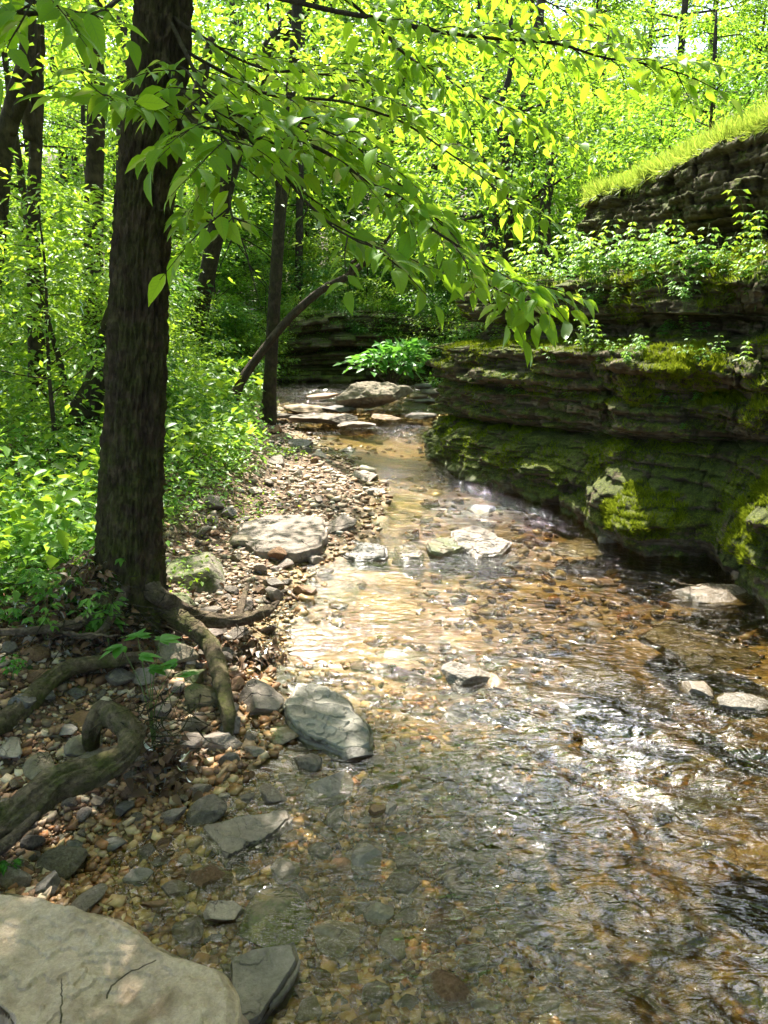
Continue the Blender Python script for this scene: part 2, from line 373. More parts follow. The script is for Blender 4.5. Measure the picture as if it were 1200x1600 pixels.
def water_mat():
    m, nt, out = M('water'); k = NT(nt); p = k.geo()['Position']
    r = k.n('ShaderNodeMapping'); k.l(p, r.inputs[0]); r.inputs['Rotation'].default_value = (0, 0, radians(-16)); r.inputs['Scale'].default_value = (.72, 1.6, 1)
    w1 = k.noise(r.outputs[0], 8, 2, .45, 1.2); w2 = k.noise(r.outputs[0], 24, 3, .55, 1.2); w3 = k.noise(r.outputs[0], 70, 2, .5, .6)
    pool = k.mapr(k.noise(p, .9, 2), .35, .62, .35, 1.0)
    h = k.math('ADD', k.math('ADD', k.math('MULTIPLY', w1, 1.0), k.math('MULTIPLY', w2, .32)), k.math('MULTIPLY', w3, .03))
    nm = k.bump(h, pool, .045)
    ar = k.n('ShaderNodeAttribute'); ar.attribute_name = 'rapid_glare'
    fr = k.n('ShaderNodeFresnel'); fr.inputs[0].default_value = 1.34; k.l(nm, fr.inputs[1])
    tr = k.n('ShaderNodeBsdfTransparent'); 
    at = k.n('ShaderNodeAttribute'); at.attribute_name = 'depth'
    k.l(k.ramp(at.outputs['Fac'], [(0, (.97, .96, .90)), (.06, (.90, .84, .62)), (.16, (.62, .55, .34)), (.3, (.42, .37, .20))]), tr.inputs[0])
    gl = k.n('ShaderNodeBsdfGlossy'); gl.inputs[0].default_value = (1, 1, 1, 1); gl.inputs['Roughness'].default_value = .045; k.l(nm, gl.inputs['Normal'])
    mx = k.n('ShaderNodeMixShader'); k.l(k.math('MINIMUM', k.math('MULTIPLY', fr.outputs[0], k.math('MULTIPLY_ADD', ar.outputs['Fac'], 3.2, 1.5)), .7), mx.inputs[0]); k.l(tr.outputs[0], mx.inputs[1]); k.l(gl.outputs[0], mx.inputs[2])  # reflection boosted past Fresnel, most in the fast area, painting in silvery glare
    k.l(mx.outputs[0], out.inputs[0]); return m
MAT['water'] = water_mat()

# ------------------------------------------------------------------ terrain
SHORE = [P(*q) for q in [(300, 1620), (150, 1400), (130, 1340), (200, 1290), (300, 1230), (415, 1180), (420, 1080), (405, 1040), (440, 1000), (455, 930),
                         (475, 890), (520, 872), (575, 840), (595, 790), (600, 755), (535, 715), (488, 690), (465, 670), (430, 655)]]
SHORE = np.array(SHORE + [[-1.9, 12.5, 0], [-2.6, 14.5, 0], [-3, 60, 0]])
SHORE = np.vstack([[[-1.2, -4, 0]], SHORE])
CB = np.array([[3.6, -6], [3.3, 0], [2.62, 2.6], P(1200, 925)[:2], P(1140, 895)[:2], P(1105, 870)[:2], P(1000, 850)[:2], P(935, 832)[:2], P(905, 802)[:2],
               P(800, 766)[:2], P(730, 741)[:2], P(690, 716)[:2], P(676, 702)[:2]])
CT = np.array([[4.2, -6], [3.9, 0], [2.95, 3.0], [2.62, 4.6], [2.52, 5.0], [2.48, 5.4], [2.42, 5.9], [2.38, 6.4], [2.34, 6.8], [2.28, 7.5], [2.22, 8.1], [2.2, 8.6], [2.2, 8.9]])
CB = np.vstack([CB, [.62, 9.15], [1.15, 9.7], [2.2, 10.5], [4.5, 12.0], [9, 13.5]])
CT = np.vstack([CT, [2.3, 9.15], [2.6, 9.35], [3.2, 9.7], [5.2, 10.9], [9.5, 12.2]])
def xs(y): return np.interp(y, SHORE[:, 1], SHORE[:, 0])
def height(x, y):
    x = np.asarray(x, float); y = np.asarray(y, float)
    wob = .05 * fbm(x * 3, y * 3, 0, 3, 5)
    d = xs(y) - x + wob                                   # >0 on the bank
    d0 = np.interp(y, [0, 1.5, 2.6, 3.2, 4.2, 5.5, 9, 11, 14], [.2, .55, .45, .05, .45, .95, .55, .1, .3])
    bank = .05 * sm(d, 0, .35) + .24 * sm(d, d0, d0 + .75) + .12 * sm(d, 1.5, 3.5) + .055 * np.maximum(d - 3.5, 0) + .0006 * np.maximum(d - 8, 0)**2
    w = -d
    ds = np.interp(y, [1, 2, 3, 4, 6, 9, 12], [.75, .6, .25, .1, .1, .3, .2])
    bed = -.022 * sm(w, 0, .12) - .02 * sm(w, .1, ds) - .10 * sm(w, ds, ds + .8) - .07 * sm(w, .9, 1.6) * (1 - sm(y, 3.0, 4.5)) + .03 * fbm(x * 1.3, y * 1.3, 0, 3, 9)
    z = np.where(d > 0, bank, np.minimum(bed, -.004) if False else bed)
    # upstream step and the ground behind the far ledge
    up = .10 * sm(y, 10.6, 11.4) + .14 * sm(y, 12.6, 13.8)
    z = z + up * sm(x, -2.8, -1.8)
    far = sm(y, 14.6, 15.4)
    z = z + far * (1.0 + .10 * np.maximum(y - 15, 0)) * sm(x, -3.8, -2.2)
    z = z + .0035 * np.maximum(y - 18, 0)**2 * .6
    # hill behind the right ledge
    xt = np.where(y < 9.2, np.interp(y, CT[:14, 1], CT[:14, 0]), np.interp(y, CT[13:, 1], CT[13:, 0]))
    e = x - xt
    hill = np.interp(e, [.3, 1.0, 2.0, 4.0, 10, 30, 90], [0, 2.55, 3.1, 3.9, 7.0, 15, 22])
    hill = np.where(y > 9.2, np.interp(e - .4 * np.maximum(y - 9.2, 0) * 0, [.3, 1.0, 2.0, 4.0, 10, 30, 90], [0, 2.4, 3.0, 3.9, 7.0, 15, 22]), hill)
    z = np.maximum(z, np.where(hill > 0, hill, -9))
    n = .018 * fbm(x * 6, y * 6, 0, 4, 21) + .10 * fbm(x * .5, y * .5, 0, 3, 3) * sm(d, 1.0, 4.0)
    return z + n * np.where(d < 0, .8, 1.0)

def spaced(segs):
    out = [segs[0][0]]
    for a, b, st0, st1 in segs:
        x = a
        while x < b - 1e-6:
            t = (x - a) / (b - a); x = min(b, x + st0 + (st1 - st0) * t); out.append(x)
    return np.array(out)
gx = spaced([(-90, -12, 6, 1.0), (-12, -3.5, .8, .06), (-3.5, 3.0, .035, .035), (3.0, 10, .06, .6), (10, 90, .8, 7)])
gy = spaced([(-8, .9, .7, .05), (.9, 4, .025, .03), (4, 16, .03, .12), (16, 40, .2, 1.5), (40, 110, 2, 6)])
X, Y = np.meshgrid(gx, gy)
Z = height(X, Y)
terr = mesh('ground', np.stack([X, Y, Z], -1).reshape(-1, 3), grid_faces(len(gy), len(gx)), MAT['ground'])
tag(terr, kind='structure')

# water
wx = spaced([(-2.8, 2.6, .016, .016), (2.6, 5.0, .1, .1)])
wy = spaced([(-3, 1.0, .3, .02), (1.0, 4.0, .014, .018), (4, 9, .02, .04), (9, 11.2, .05, .05)])
X, Y = np.meshgrid(wx, wy)
rapid_glare = sm(X, -.15, .9) * (1 - sm(Y, 2.7, 4.0)) * np.clip(.75 + .8 * fbm(X * 1.6, Y * 1.6, 0, 3, 39), .1, 1.3)  # area of rougher waves and added reflection strength
riff = np.clip(.9 * rapid_glare + .35 + .9 * fbm(X * .7, Y * .6, 0, 2, 31) + .35 * sm(X, 0, 1.2) - .3 * sm(Y, 6, 9), .12, 2.0)
a = radians(-16); U = X * cos(a) + Y * sin(a); V = -X * sin(a) + Y * cos(a)
U2 = U + .12 * fbm(X * 3, Y * 3, 0, 2, 33); V2 = V + .12 * fbm(X * 3, Y * 3, 1.5, 2, 34)
Zw = (.012 * fbm(U2 * 4.2, V2 * 9.5, 0, 2, 35) + .004 * fbm(U2 * 11, V2 * 27, 0, 2, 38) + .014 * (1 - np.abs(fbm(U2 * 2.6, V2 * 6, 0, 3, 36)) * 2)) * riff
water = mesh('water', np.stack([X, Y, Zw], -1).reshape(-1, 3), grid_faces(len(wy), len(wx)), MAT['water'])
def depth_attr(o, X, Y, Zs):
    at = o.data.attributes.new('depth', 'FLOAT', 'POINT'); at.data.foreach_set('value', np.clip(Zs - height(X, Y), 0, 1).ravel().astype(np.float32))
depth_attr(water, X, Y, Zw * 0)
at_ = water.data.attributes.new('rapid_glare', 'FLOAT', 'POINT'); at_.data.foreach_set('value', rapid_glare.ravel().astype(np.float32))
tag(water, kind='structure')
# upper pool behind the little step
wx = spaced([(-3.0, 4.0, .05, .05)]); wy = spaced([(10.9, 14.6, .05, .06)])
X, Y = np.meshgrid(wx, wy)
Zw = .012 * fbm(X * 6, Y * 6, 0, 3, 41) + .115 + .13 * sm(Y, 12.7, 13.3)
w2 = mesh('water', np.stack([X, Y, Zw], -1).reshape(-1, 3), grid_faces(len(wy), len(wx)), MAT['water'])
depth_attr(w2, X, Y, Zw); tag(w2, kind='structure')

# ------------------------------------------------------------------ rocks
def ico(sub):
    import bmesh
    bm = bmesh.new(); bmesh.ops.create_icosphere(bm, subdivisions=sub, radius=1)
    v = np.array([x.co[:] for x in bm.verts]); f = np.array([[x.index for x in p.verts] for p in bm.faces]); bm.free(); return nrm(v), f
ICO = {k: ico(k) for k in (1, 2, 3, 4, 5)}
ICO[6] = ico(6); ICO[7] = ICO[6]
def rock_verts(sub, seed, dims, nplanes=14, soft=.06, rough=.05, layered=0.0, flat=0.0):
    rg = np.random.default_rng(seed); d, f = ICO[sub]
    n = nrm(rg.normal(size=(nplanes, 3))); h = rg.uniform(.62, 1.0, nplanes)
    if flat: n = np.vstack([n, [0, 0, 1], [.05, .02, 1]]); n = nrm(n); h = np.append(h, [flat, flat * 1.02])
    q = d @ n.T; r = np.where(q > .05, h / np.maximum(q, .05), 9)
    r = -soft * np.log(np.sum(np.exp(-r / soft), axis=1)); r = np.clip(r, .3, 1.25)
    v = d * r[:, None]
    ext = (v.max(0) - v.min(0)) / 2; v = v / ext
    v = v * np.asarray(dims) / 2
    s = float(np.mean(dims))
    fq = 1.0 / s
    if sub >= 3:
        dn = rough * s * fbm(v[:, 0] * 3 * fq + seed, v[:, 1] * 3 * fq, v[:, 2] * 3 * fq, 5, seed % 50, .55)
        v = v + d * dn[:, None]
    elif sub >= 2:
        v = v + d * (rough * .7 * s * vnoise(v[:, 0] * 4 * fq + seed, v[:, 1] * 4 * fq, v[:, 2] * 4 * fq, seed % 50))[:, None]
    if layered:
        k = v[:, 2] / (dims[2] * .22) + .6 * fbm(v[:, 0] * 2 * fq, v[:, 1] * 2 * fq, 0, 2, seed % 40)
        st = np.floor(k); fr = k - st
        off = (_h(st.astype(np.int64), st.astype(np.int64) * 0 + seed, st.astype(np.int64) * 0, 3) - .5) * layered * s - layered * .35 * s * sm(np.abs(fr - .5), .38, .5)
        v[:, :2] += nrm(v[:, :2]) * off[:, None] * (1 - np.abs(d[:, 2:3]))
    return v, f
def slab_verts(outline, thick, seed, cell=.012, warp=.012, edge=.03, tilt=(0, 0)):
    """flat topped slab from a plan outline, top surface in steps; returns verts, faces around z=0 top"""
    o = np.asarray(outline, float); lo = o.min(0); hi = o.max(0)
    # radial grid: rings from centroid to outline
    c = o.mean(0); k = len(o); nseg = 300
    closed = np.vstack([o, o[:1]]); L = np.concatenate([[0], np.cumsum(np.linalg.norm(np.diff(closed, axis=0), axis=1))])
    t = np.linspace(0, L[-1], nseg, endpoint=False); B = np.stack([np.interp(t, L, closed[:, 0]), np.interp(t, L, closed[:, 1])], -1)
    B = (np.roll(B, 1, 0) + B * 2 + np.roll(B, -1, 0)) / 4; B = (np.roll(B, 2, 0) + B * 2 + np.roll(B, -2, 0)) / 4
    nn = nrm(B - c); B = B + nn * (edge * fbm(B[:, 0] * 6, B[:, 1] * 6, 0, 4, seed))[:, None]
    rings = np.linspace(0, 1, 100)[1:]
    V = [np.array([[c[0], c[1], 0]])]
    for r in rings:
        q = c + (B - c) * r; V.append(np.column_stack([q, np.zeros(nseg)]))
    top_n = len(rings)
    for zz, gr in ((.10, 1.012), (.25, 1.02), (.4, 1.005), (.5, 1.03), (.65, 1.02), (.8, .99), (1, .93)):
        q = c + (B - c) * gr; q = q + nn * (.02 * fbm(q[:, 0] * 8, q[:, 1] * 8, zz * 6, 3, seed + 2))[:, None]
        V.append(np.column_stack([q, np.full(nseg, -zz * thick)]))
    V = np.vstack(V)
    x, y = V[:, 0], V[:, 1]
    ed = np.concatenate([[0.0]] + [np.full(nseg, r) for r in rings] + [np.full(nseg, 1.0)] * 7)
    step = fbm(x * 3.2, y * 3.2, 0, 6, seed + 5, .55); st = np.floor(step * 6) / 6; st = st + sm(step * 6 - np.floor(step * 6), .88, 1) / 6
    V[:, 2] += (warp * 3.2 * st + warp * 1.3 * fbm(x * 9, y * 9, 0, 4, seed + 6)) * np.where(V[:, 2] > -.01, 1, .4) - .02 * sm(ed, .93, 1.0) * np.where(V[:, 2] > -.001, 1, 0)
    V[:, 2] += (x - c[0]) * tilt[0] + (y - c[1]) * tilt[1]
    F = []
    a = 1 + np.arange((len(V) - 1)).reshape(-1, nseg); b = np.roll(a, -1, 1)
    quads = np.stack([a[:-1], a[1:], b[1:], b[:-1]], -1).reshape(-1, 4)
    tris = np.stack([np.zeros(nseg, int), a[0], b[0]], -1)
    return V, [quads, tris], c

ROCKS = []   # (x,y,r) footprints
GRPS = {}
def big_rock(px, py, w, hpx, mat, label, seed, z=None, sub=4, flat=0.0, asp=None, layered=0.0, rz=None, tall=None, name='rock', sink=.35, cat='rock', group=None, rough=.055, npl=11, waves=0.0):
    """rock whose visible extent is about w x hpx photo pixels centred on px,py"""
    p = P(px, py, .0); 
    for _ in range(3): p = P(px, py, float(height(p[0], p[1])) if z is None else z)
    dist = np.linalg.norm(p - [0, 0, CAM_Z]); W = w / F * dist
    ang = math.atan2(CAM_Z, math.hypot(p[0], p[1]))
    Hs = hpx / F * dist
    t = tall if tall is not None else .5                   # height as a share of the width
    hz = W * t; dep = max(W * .5, (Hs - hz * cos(ang) * .7) / max(sin(ang), .2)) if asp is None else W * asp
    dep = min(dep, W * 1.8)
    rg = random.Random(seed)
    v, f = rock_verts(6 if W > .12 else 5, seed, (W, dep, hz), npl, .018, rough, layered, flat)
    if waves:
        q = (v[:, 0] * .5 + v[:, 1] * .9) / W * 9 + 1.6 * fbm(v[:, 0] / W * 3, v[:, 1] / W * 3, 0, 3, seed)
        v[:, 2] += waves * W * (1 - np.abs(np.sin(q * 2.2))**.7) * (v[:, 2] > 0) - waves * W * .4
    o = mesh(name, v, f, MAT[mat])
    gz = p[2] if z is not None else float(height(p[0], p[1]))
    o.location = (p[0], p[1], gz + hz * (.5 - sink)); o.rotation_euler = (0, 0, rz if rz is not None else rg.uniform(-.4, .4))
    tag(o, label, cat, group); ROCKS.append((p[0], p[1], max(W, dep) * .5)); return o

# the pale slab in the lower left corner
ol = [P(x, y, .20)[:2] for x, y in [(-260, 1420), (-60, 1375), (60, 1388), (170, 1425), (260, 1475), (340, 1510), (362, 1560), (365, 1640), (330, 1800), (120, 1900), (0, 1720), (15, 1600), (-20, 1540), (-160, 1500)]]
V, Fc, c = slab_verts(ol, .17, 11, warp=.010, edge=.03, tilt=(0.03, 0.02))
V[:, 2] += .195
o = mesh('flat_rock', V - [c[0], c[1], 0], Fc, MAT['stone_slab']); o.location = (c[0], c[1], 0)
tag(o, 'large pale buff limestone slab filling the lower left corner at the near bank', 'rock slab'); ROCKS.append((c[0], c[1], .42))
# flat slab on the gravel bar
ol = [P(x, y, .10)[:2] for x, y in [(362, 835), (380, 815), (420, 803), (470, 803), (505, 808), (512, 830), (500, 850), (455, 862), (405, 858)]]
V, Fc, c = slab_verts(ol, .12, 23, warp=.008, edge=.03)
V[:, 2] += .105
o = mesh('flat_rock', V - [c[0], c[1], 0], Fc, MAT['stone_grey']); o.location = (c[0], c[1], 0)
tag(o, 'flat grey-green cracked slab lying in the middle of the gravel bar', 'rock slab'); ROCKS.append((c[0], c[1], .38))
def outline_slab(pix, z, thick, mat, label, seed, waves=0.0, warp=.008, tilt=(0, 0), edge=.03):
    ol = [P(x, y, z)[:2] for x, y in pix]; V, Fc, c = slab_verts(ol, thick, seed, warp=warp, edge=edge, tilt=tilt)
    if waves:
        q = (V[:, 0] * .6 + V[:, 1]) * 34 + 3.0 * fbm(V[:, 0] * 7, V[:, 1] * 7, 0, 3, seed); V[:, 2] += waves * (1 - np.abs(np.sin(q))**.6) * (V[:, 2] > -.03)
    V[:, 2] += z; o = mesh('flat_rock', V - [c[0], c[1], 0], Fc, MAT[mat]); o.location = (c[0], c[1], 0); tag(o, label, 'rock slab')
    ROCKS.append((c[0], c[1], float(np.ptp(V[:, 0])) * .42))
outline_slab([(443, 1100), (468, 1072), (508, 1078), (545, 1108), (578, 1140), (580, 1165), (540, 1176), (490, 1158), (455, 1130)], .028, .06, 'stone_wave', 'large wavy-ridged pale grey rock half out of the shallows below the roots', 31, .012, .012)
outline_slab([(314, 1290), (345, 1282), (400, 1272), (455, 1262), (462, 1275), (430, 1302), (385, 1325), (350, 1345), (335, 1320)], .006, .06, 'stone_grey', 'long blue-grey slab barely awash in the near shallows', 56, .006, .004)
outline_slab([(360, 1500), (395, 1488), (455, 1476), (462, 1500), (440, 1535), (405, 1592), (368, 1608), (356, 1560)], .045, .09, 'stone_grey', 'grey wedge-shaped rock touching the right edge of the pale slab', 41, 0, .006, (0, .1), .02)
outline_slab([(705, 830), (740, 824), (775, 832), (795, 846), (785, 860), (745, 862), (712, 850)], .04, .10, 'stone_grey', 'cracked grey flat rock breaking the surface in mid-stream', 46, .006, .012, (.02, .05))
outline_slab([(668, 850), (700, 840), (728, 842), (722, 856), (690, 866), (670, 864)], .025, .08, 'stone_olive', 'greenish tilted flat rock in mid-stream', 45, .004, .012, (-.08, .05))
outline_slab([(615, 850), (640, 846), (662, 856), (655, 870), (625, 868)], .015, .08, 'stone_grey', 'small grey rock awash left of the mid-stream flat rocks', 44, .004, .012)
outline_slab([(522, 848), (560, 842), (600, 856), (602, 870), (560, 872), (530, 864)], .025, .08, 'stone_blue', 'low blue-grey rock at the water edge below the angular block', 43, .004, .012)
# wavy wet slab
0 and big_rock(508, 1122, 140, 112, 'stone_blue', 'large wave-worn blue-grey rock half out of the shallows below the roots', 31, z=-.03, sub=5, flat=.8, tall=.36, rough=.05, sink=.25, waves=.035)
R_ = [
 (533, 826, 56, 48, 'stone_grey', 'dark-sided angular block at the right end of the flat bar slab', 42, dict(tall=.6, z=.02, layered=.05)),
 (752, 798, 46, 22, 'stone_blue', 'small smooth rock breaking the riffle upstream of the mid-stream flat rocks', 47, dict(tall=.35, z=-.02)),
 (313, 905, 90, 80, 'stone_mossy', 'rounded grey boulder with a green stain just right of the big trunk', 48, dict(tall=.55, sub=5)),
 (275, 945, 60, 45, 'stone_mossy', 'low grey boulder tucked between the big trunk and the gnarled root', 49, dict(tall=.5)),
 (402, 1098, 72, 64, 'stone_grey', 'light grey angular rock with a thin crack beside the wave-worn rock', 50, dict(tall=.55, sub=5, npl=10)),
 (543, 1180, 72, 32, 'stone_blue', 'low dark grey rock at the foot of the wave-worn rock', 51, dict(tall=.3, z=-.01)),
 (340, 1166, 62, 44, 'stone_grey', 'round speckled grey rock below the dark vertical root', 52, dict(tall=.6)),
 (727, 1060, 82, 50, 'stone_grey', 'dark-pitted grey rock standing out of mid-stream', 53, dict(tall=.42, z=-.01, sub=5, rough=.1)),
 (775, 1073, 32, 58, 'stone_pale', 'pale upright tongue-shaped stone leaning on the pitted mid-stream rock', 54, dict(tall=.7, z=-.01, asp=1.5, npl=10)),
 (515, 1236, 70, 60, 'stone_blue', 'blue-grey pointed rock in shallow water', 55, dict(tall=.4, z=-.02, npl=8)),
 (1092, 1080, 48, 40, 'stone_grey', 'light grey block at the crest of the riffle on the right', 57, dict(tall=.5, z=-.01)),
 (1155, 1110, 95, 40, 'stone_blue', 'wide wet grey rock at the right frame edge in the riffle', 58, dict(tall=.25, z=-.035)),
 (1015, 1098, 85, 34, 'stone_tan', 'smooth olive-tan rock just under the riffle crest', 59, dict(tall=.28, z=-.035)),
 (755, 1190, 78, 38, 'stone_tan', 'brown flat rock under the water below the pitted rock', 60, dict(tall=.22, z=-.045)),
 (716, 1123, 46, 28, 'stone_blue', 'small bluish stone awash below the pitted rock', 61, dict(tall=.35, z=-.02)),
 (353, 1428, 56, 48, 'stone_white', 'chalk-white angular stone in the shallows above the pale slab', 62, dict(tall=.5, z=-.01, npl=10)),
 (432, 1440, 95, 90, 'stone_olive', 'broad green-stained submerged rock right of the white stone', 63, dict(tall=.22, z=-.02)),
 (520, 1465, 66, 50, 'stone_tan', 'round tan submerged rock in the pebble bed', 64, dict(tall=.3, z=-.02)),
 (440, 1360, 42, 40, 'stone_grey', 'small square grey stone in the shallows', 65, dict(tall=.5, z=-.02)),
 (574, 1345, 48, 50, 'stone_blue', 'slate-grey pointed stone among rusty pebbles', 66, dict(tall=.5, z=-.02, npl=8)),
 (258, 1018, 90, 36, 'stone_tan', 'long tan rock behind the maple seedling', 67, dict(tall=.4)),
 (320, 1095, 62, 45, 'stone_olive', 'olive mossy rock against the dark vertical root', 68, dict(tall=.6)),
 (300, 1060, 55, 36, 'stone_mossy', 'greenish rock behind the maple seedling stem', 69, dict(tall=.55)),
 (58, 1166, 44, 46, 'stone_tan', 'blocky tan rock on the near bank left of the curled root', 70, dict(tall=.8, npl=8)),
 (130, 1160, 46, 48, 'stone_mossy', 'grey mossy rock wedged above the curled root', 71, dict(tall=.7, npl=9)),
 (128, 1078, 38, 40, 'stone_rust', 'orange-stained stone below the long bank root', 72, dict(tall=.6)),
 (92, 1090, 38, 20, 'stone_blue', 'pale blue flat chip beside the orange-stained stone', 73, dict(tall=.3)),
 (10, 1105, 34, 40, 'stone_white', 'pale rounded stone at the left frame edge', 74, dict(tall=.6)),
 (180, 1319, 32, 30, 'stone_blue', 'pale blue stone in the dark seep above the slab', 75, dict(tall=.5, z=.0)),
 (113, 1326, 30, 30, 'stone_blue', 'dark grey stone in the dark seep above the slab', 76, dict(tall=.5, z=.0)),
 (216, 1373, 40, 26, 'stone_blue', 'flat slate-blue stone in the dark seep', 77, dict(tall=.4, z=-.01)),
 (240, 1416, 36, 20, 'stone_rust', 'rusty red stone near the upper edge of the pale slab', 78, dict(tall=.5, z=-.01)),
 (287, 1345, 22, 18, 'stone_white', 'small white pebble by the submerged slab', 79, dict(tall=.6, z=-.01)),
 (1180, 1335, 130, 100, 'stone_pale', 'large pale boulder under the water at the right edge', 80, dict(tall=.2, z=-.06, sub=5)),
 (1075, 1010, 150, 70, 'stone_blue', 'broad dark blue-grey rock under the riffle', 81, dict(tall=.13, z=-.05)),
 (930, 1060, 120, 60, 'stone_grey', 'wide grey rock just under the riffle in mid-channel', 82, dict(tall=.13, z=-.05)),
 (1095, 935, 130, 34, 'stone_grey', 'low grey slab awash near the ledge foot', 83, dict(tall=.2, z=-.035, flat=.7)),
 (1172, 905, 52, 34, 'stone_pale', 'pale stones block at the foot of the near ledge', 84, dict(tall=.6, z=.0)),
 (620, 1025, 90, 18, 'stone_blue', 'thin dark flat rock barely breaking the water', 85, dict(tall=.12, z=-.02)),
 (800, 1120, 60, 30, 'stone_olive', 'olive rock under the water right of the pitted rock', 86, dict(tall=.2, z=-.05)),
 (475, 927, 40, 20, 'stone_rust', 'pinkish red stone at the water edge of the bar', 87, dict(tall=.5, z=.01)),
 (425, 915, 36, 24, 'stone_grey', 'light grey cobble above the pinkish stone', 88, dict(tall=.6)),
 (371, 1073, 26, 34, 'stone_rust', 'rusty orange stone behind the cracked grey rock', 89, dict(tall=.8)),
 (418, 1210, 24, 14, 'stone_rust', 'bright orange pebble below the round speckled rock', 90, dict(tall=.6)),
 (335, 768, 36, 30, 'stone_grey', 'grey block at the edge of the undergrowth by the bar', 91, dict(tall=.8)),
 (358, 795, 26, 20, 'stone_blue', 'blue-grey stone below the grey block', 92, dict(tall=.6)),
 (332, 818, 22, 20, 'stone_tan', 'cream triangular stone between trunk and bar slab', 93, dict(tall=.8)),
 (374, 850, 42, 30, 'stone_tan', 'tan stone tucked under the left tip of the bar slab', 94, dict(tall=.5)),
 (418, 860, 40, 22, 'stone_blue', 'bluish stone below the bar slab', 95, dict(tall=.4)),
 (430, 725, 34, 24, 'stone_grey', 'pale grey stone on the upper gravel bar', 96, dict(tall=.6)),
 (468, 697, 40, 20, 'stone_blue', 'flat grey stone near the second tree', 97, dict(tall=.4)),
 (570, 748, 48, 26, 'stone_white', 'whitish rock on the water edge of the sunlit bar', 98, dict(tall=.45, z=.01)),
 (590, 770, 36, 16, 'stone_grey', 'flat grey rock lying in the edge of the sunlit water', 99, dict(tall=.3, z=0)),
 (545, 705, 20, 12, 'stone_grey', 'lone grey stone in the upper pool', 100, dict(tall=.5, z=-.01)),
 (497, 713, 28, 14, 'stone_white', 'pale flat stone at the bend of the bar', 101, dict(tall=.4)),
 (432, 676, 20, 22, 'stone_rust', 'brown upright stone at the foot of the second tree', 102, dict(tall=.9)),
 (960, 845, 50, 18, 'stone_tan', 'brown stone at the foot of the mossy boulder', 103, dict(tall=.4, z=0)),
 (905, 855, 90, 30, 'stone_blue', 'thin grey slab under the riffle near the ledge', 104, dict(tall=.1, z=-.03)),
 (150, 1195, 110, 34, 'stone_tan', 'flat tan rock half hidden behind the curled root', 105, dict(tall=.3)),
 (285, 1195, 30, 34, 'stone_blue', 'light blue-grey stone beneath the tangle of rootlets', 106, dict(tall=.7)),
 (350, 1250, 20, 18, 'stone_white', 'square white pebble on damp red gravel', 107, dict(tall=.7)),
 (-5, 1580, 50, 50, 'stone_rust', 'orange rock in the gap left of the pale slab', 108, dict(tall=.6)),
 (610, 1265, 20, 24, 'stone_white', 'small white-blue stone beside the red pebble', 109, dict(tall=.8, z=-.005)),
 (590, 1268, 26, 24, 'stone_rust', 'brick red pebble beside a white-blue stone', 110, dict(tall=.7, z=-.005)),
 (530, 1355, 36, 26, 'stone_rust', 'orange pebble left of the slate-grey pointed stone', 111, dict(tall=.4, z=-.01)),
 (592, 1430, 40, 30, 'stone_tan', 'peach pebble right of the round tan rock', 112, dict(tall=.5, z=-.005)),
 (665, 1228, 28, 18, 'stone_blue', 'bluish pebble in ankle-deep water', 113, dict(tall=.4, z=-.03)),
 (400, 1180, 46, 18, 'stone_grey', 'flat grey stone on red gravel', 114, dict(tall=.35)),
 (440, 1150, 50, 40, 'stone_olive', 'olive flat stone under the left flank of the wave-worn rock', 115, dict(tall=.3, z=.0)),
]
for px, py, w, h, mat, lab, seed, kw in R_: big_rock(px, py, w, h, mat, lab, seed, **kw)

# upstream: ledge slabs by the little step, stacked flat stones
SL = [(500, 655, 110, 20, .10, 'stone_grey', 'long pale slab lying across the little cascade'), (470, 640, 70, 16, .14, 'stone_pale', 'pale slab at the left end of the cascade'),
      (560, 664, 60, 12, .08, 'stone_grey', 'low slab in front of the cascade'), (440, 650, 50, 18, .12, 'stone_grey', 'slab beside the second tree at the cascade'),
      (530, 640, 60, 12, .14, 'stone_blue', 'wet slab in the middle of the cascade'), (655, 650, 46, 12, .1, 'stone_grey', 'grey slab at the right end of the cascade'),
      (600, 652, 50, 10, .1, 'stone_pale', 'small pale slab right of the cascade'), (508, 618, 50, 14, .3, 'stone_pale', 'sunlit pale block under the far ledge')]
for i, (px, py, w, h, z, mt, lab) in enumerate(SL):
    big_rock(px, py, w, h, mt, lab, 140 + i, z=z, sub=4, flat=.75, tall=.14, sink=.4, layered=.06, asp=.8)
for i, (px, py, w) in enumerate([(650, 634, 40), (668, 626, 46), (655, 618, 36), (672, 610, 40), (660, 603, 30), (684, 618, 30), (640, 626, 26)]):
    p = PY(px, py, 12.4 + .05 * i); W = w / F * 12.6
    v, f = rock_verts(3, 160 + i, (W, W * .8, .09), 12, .05, .04, .05, .6)
    o = mesh('flat_stone', v, f, MAT[['stone_grey', 'stone_blue', 'stone_pale'][i % 3]]); o.location = p; o.rotation_euler = (0, 0, i)
    tag(o, ['wide grey', 'slate blue', 'pale', 'thin grey', 'small slate', 'topmost pale', 'little grey'][i] + ' flat stone in the loose stack at the far end of the ledge', 'stone', 'flat stones stacked beyond the ledge end')
big_rock(592, 624, 125, 44, 'stone_tan', 'heap of brown gravel and flood debris below the far ledge', 171, z=.28, sub=5, tall=.36, rough=.12, name='gravel_mound', cat='mound')

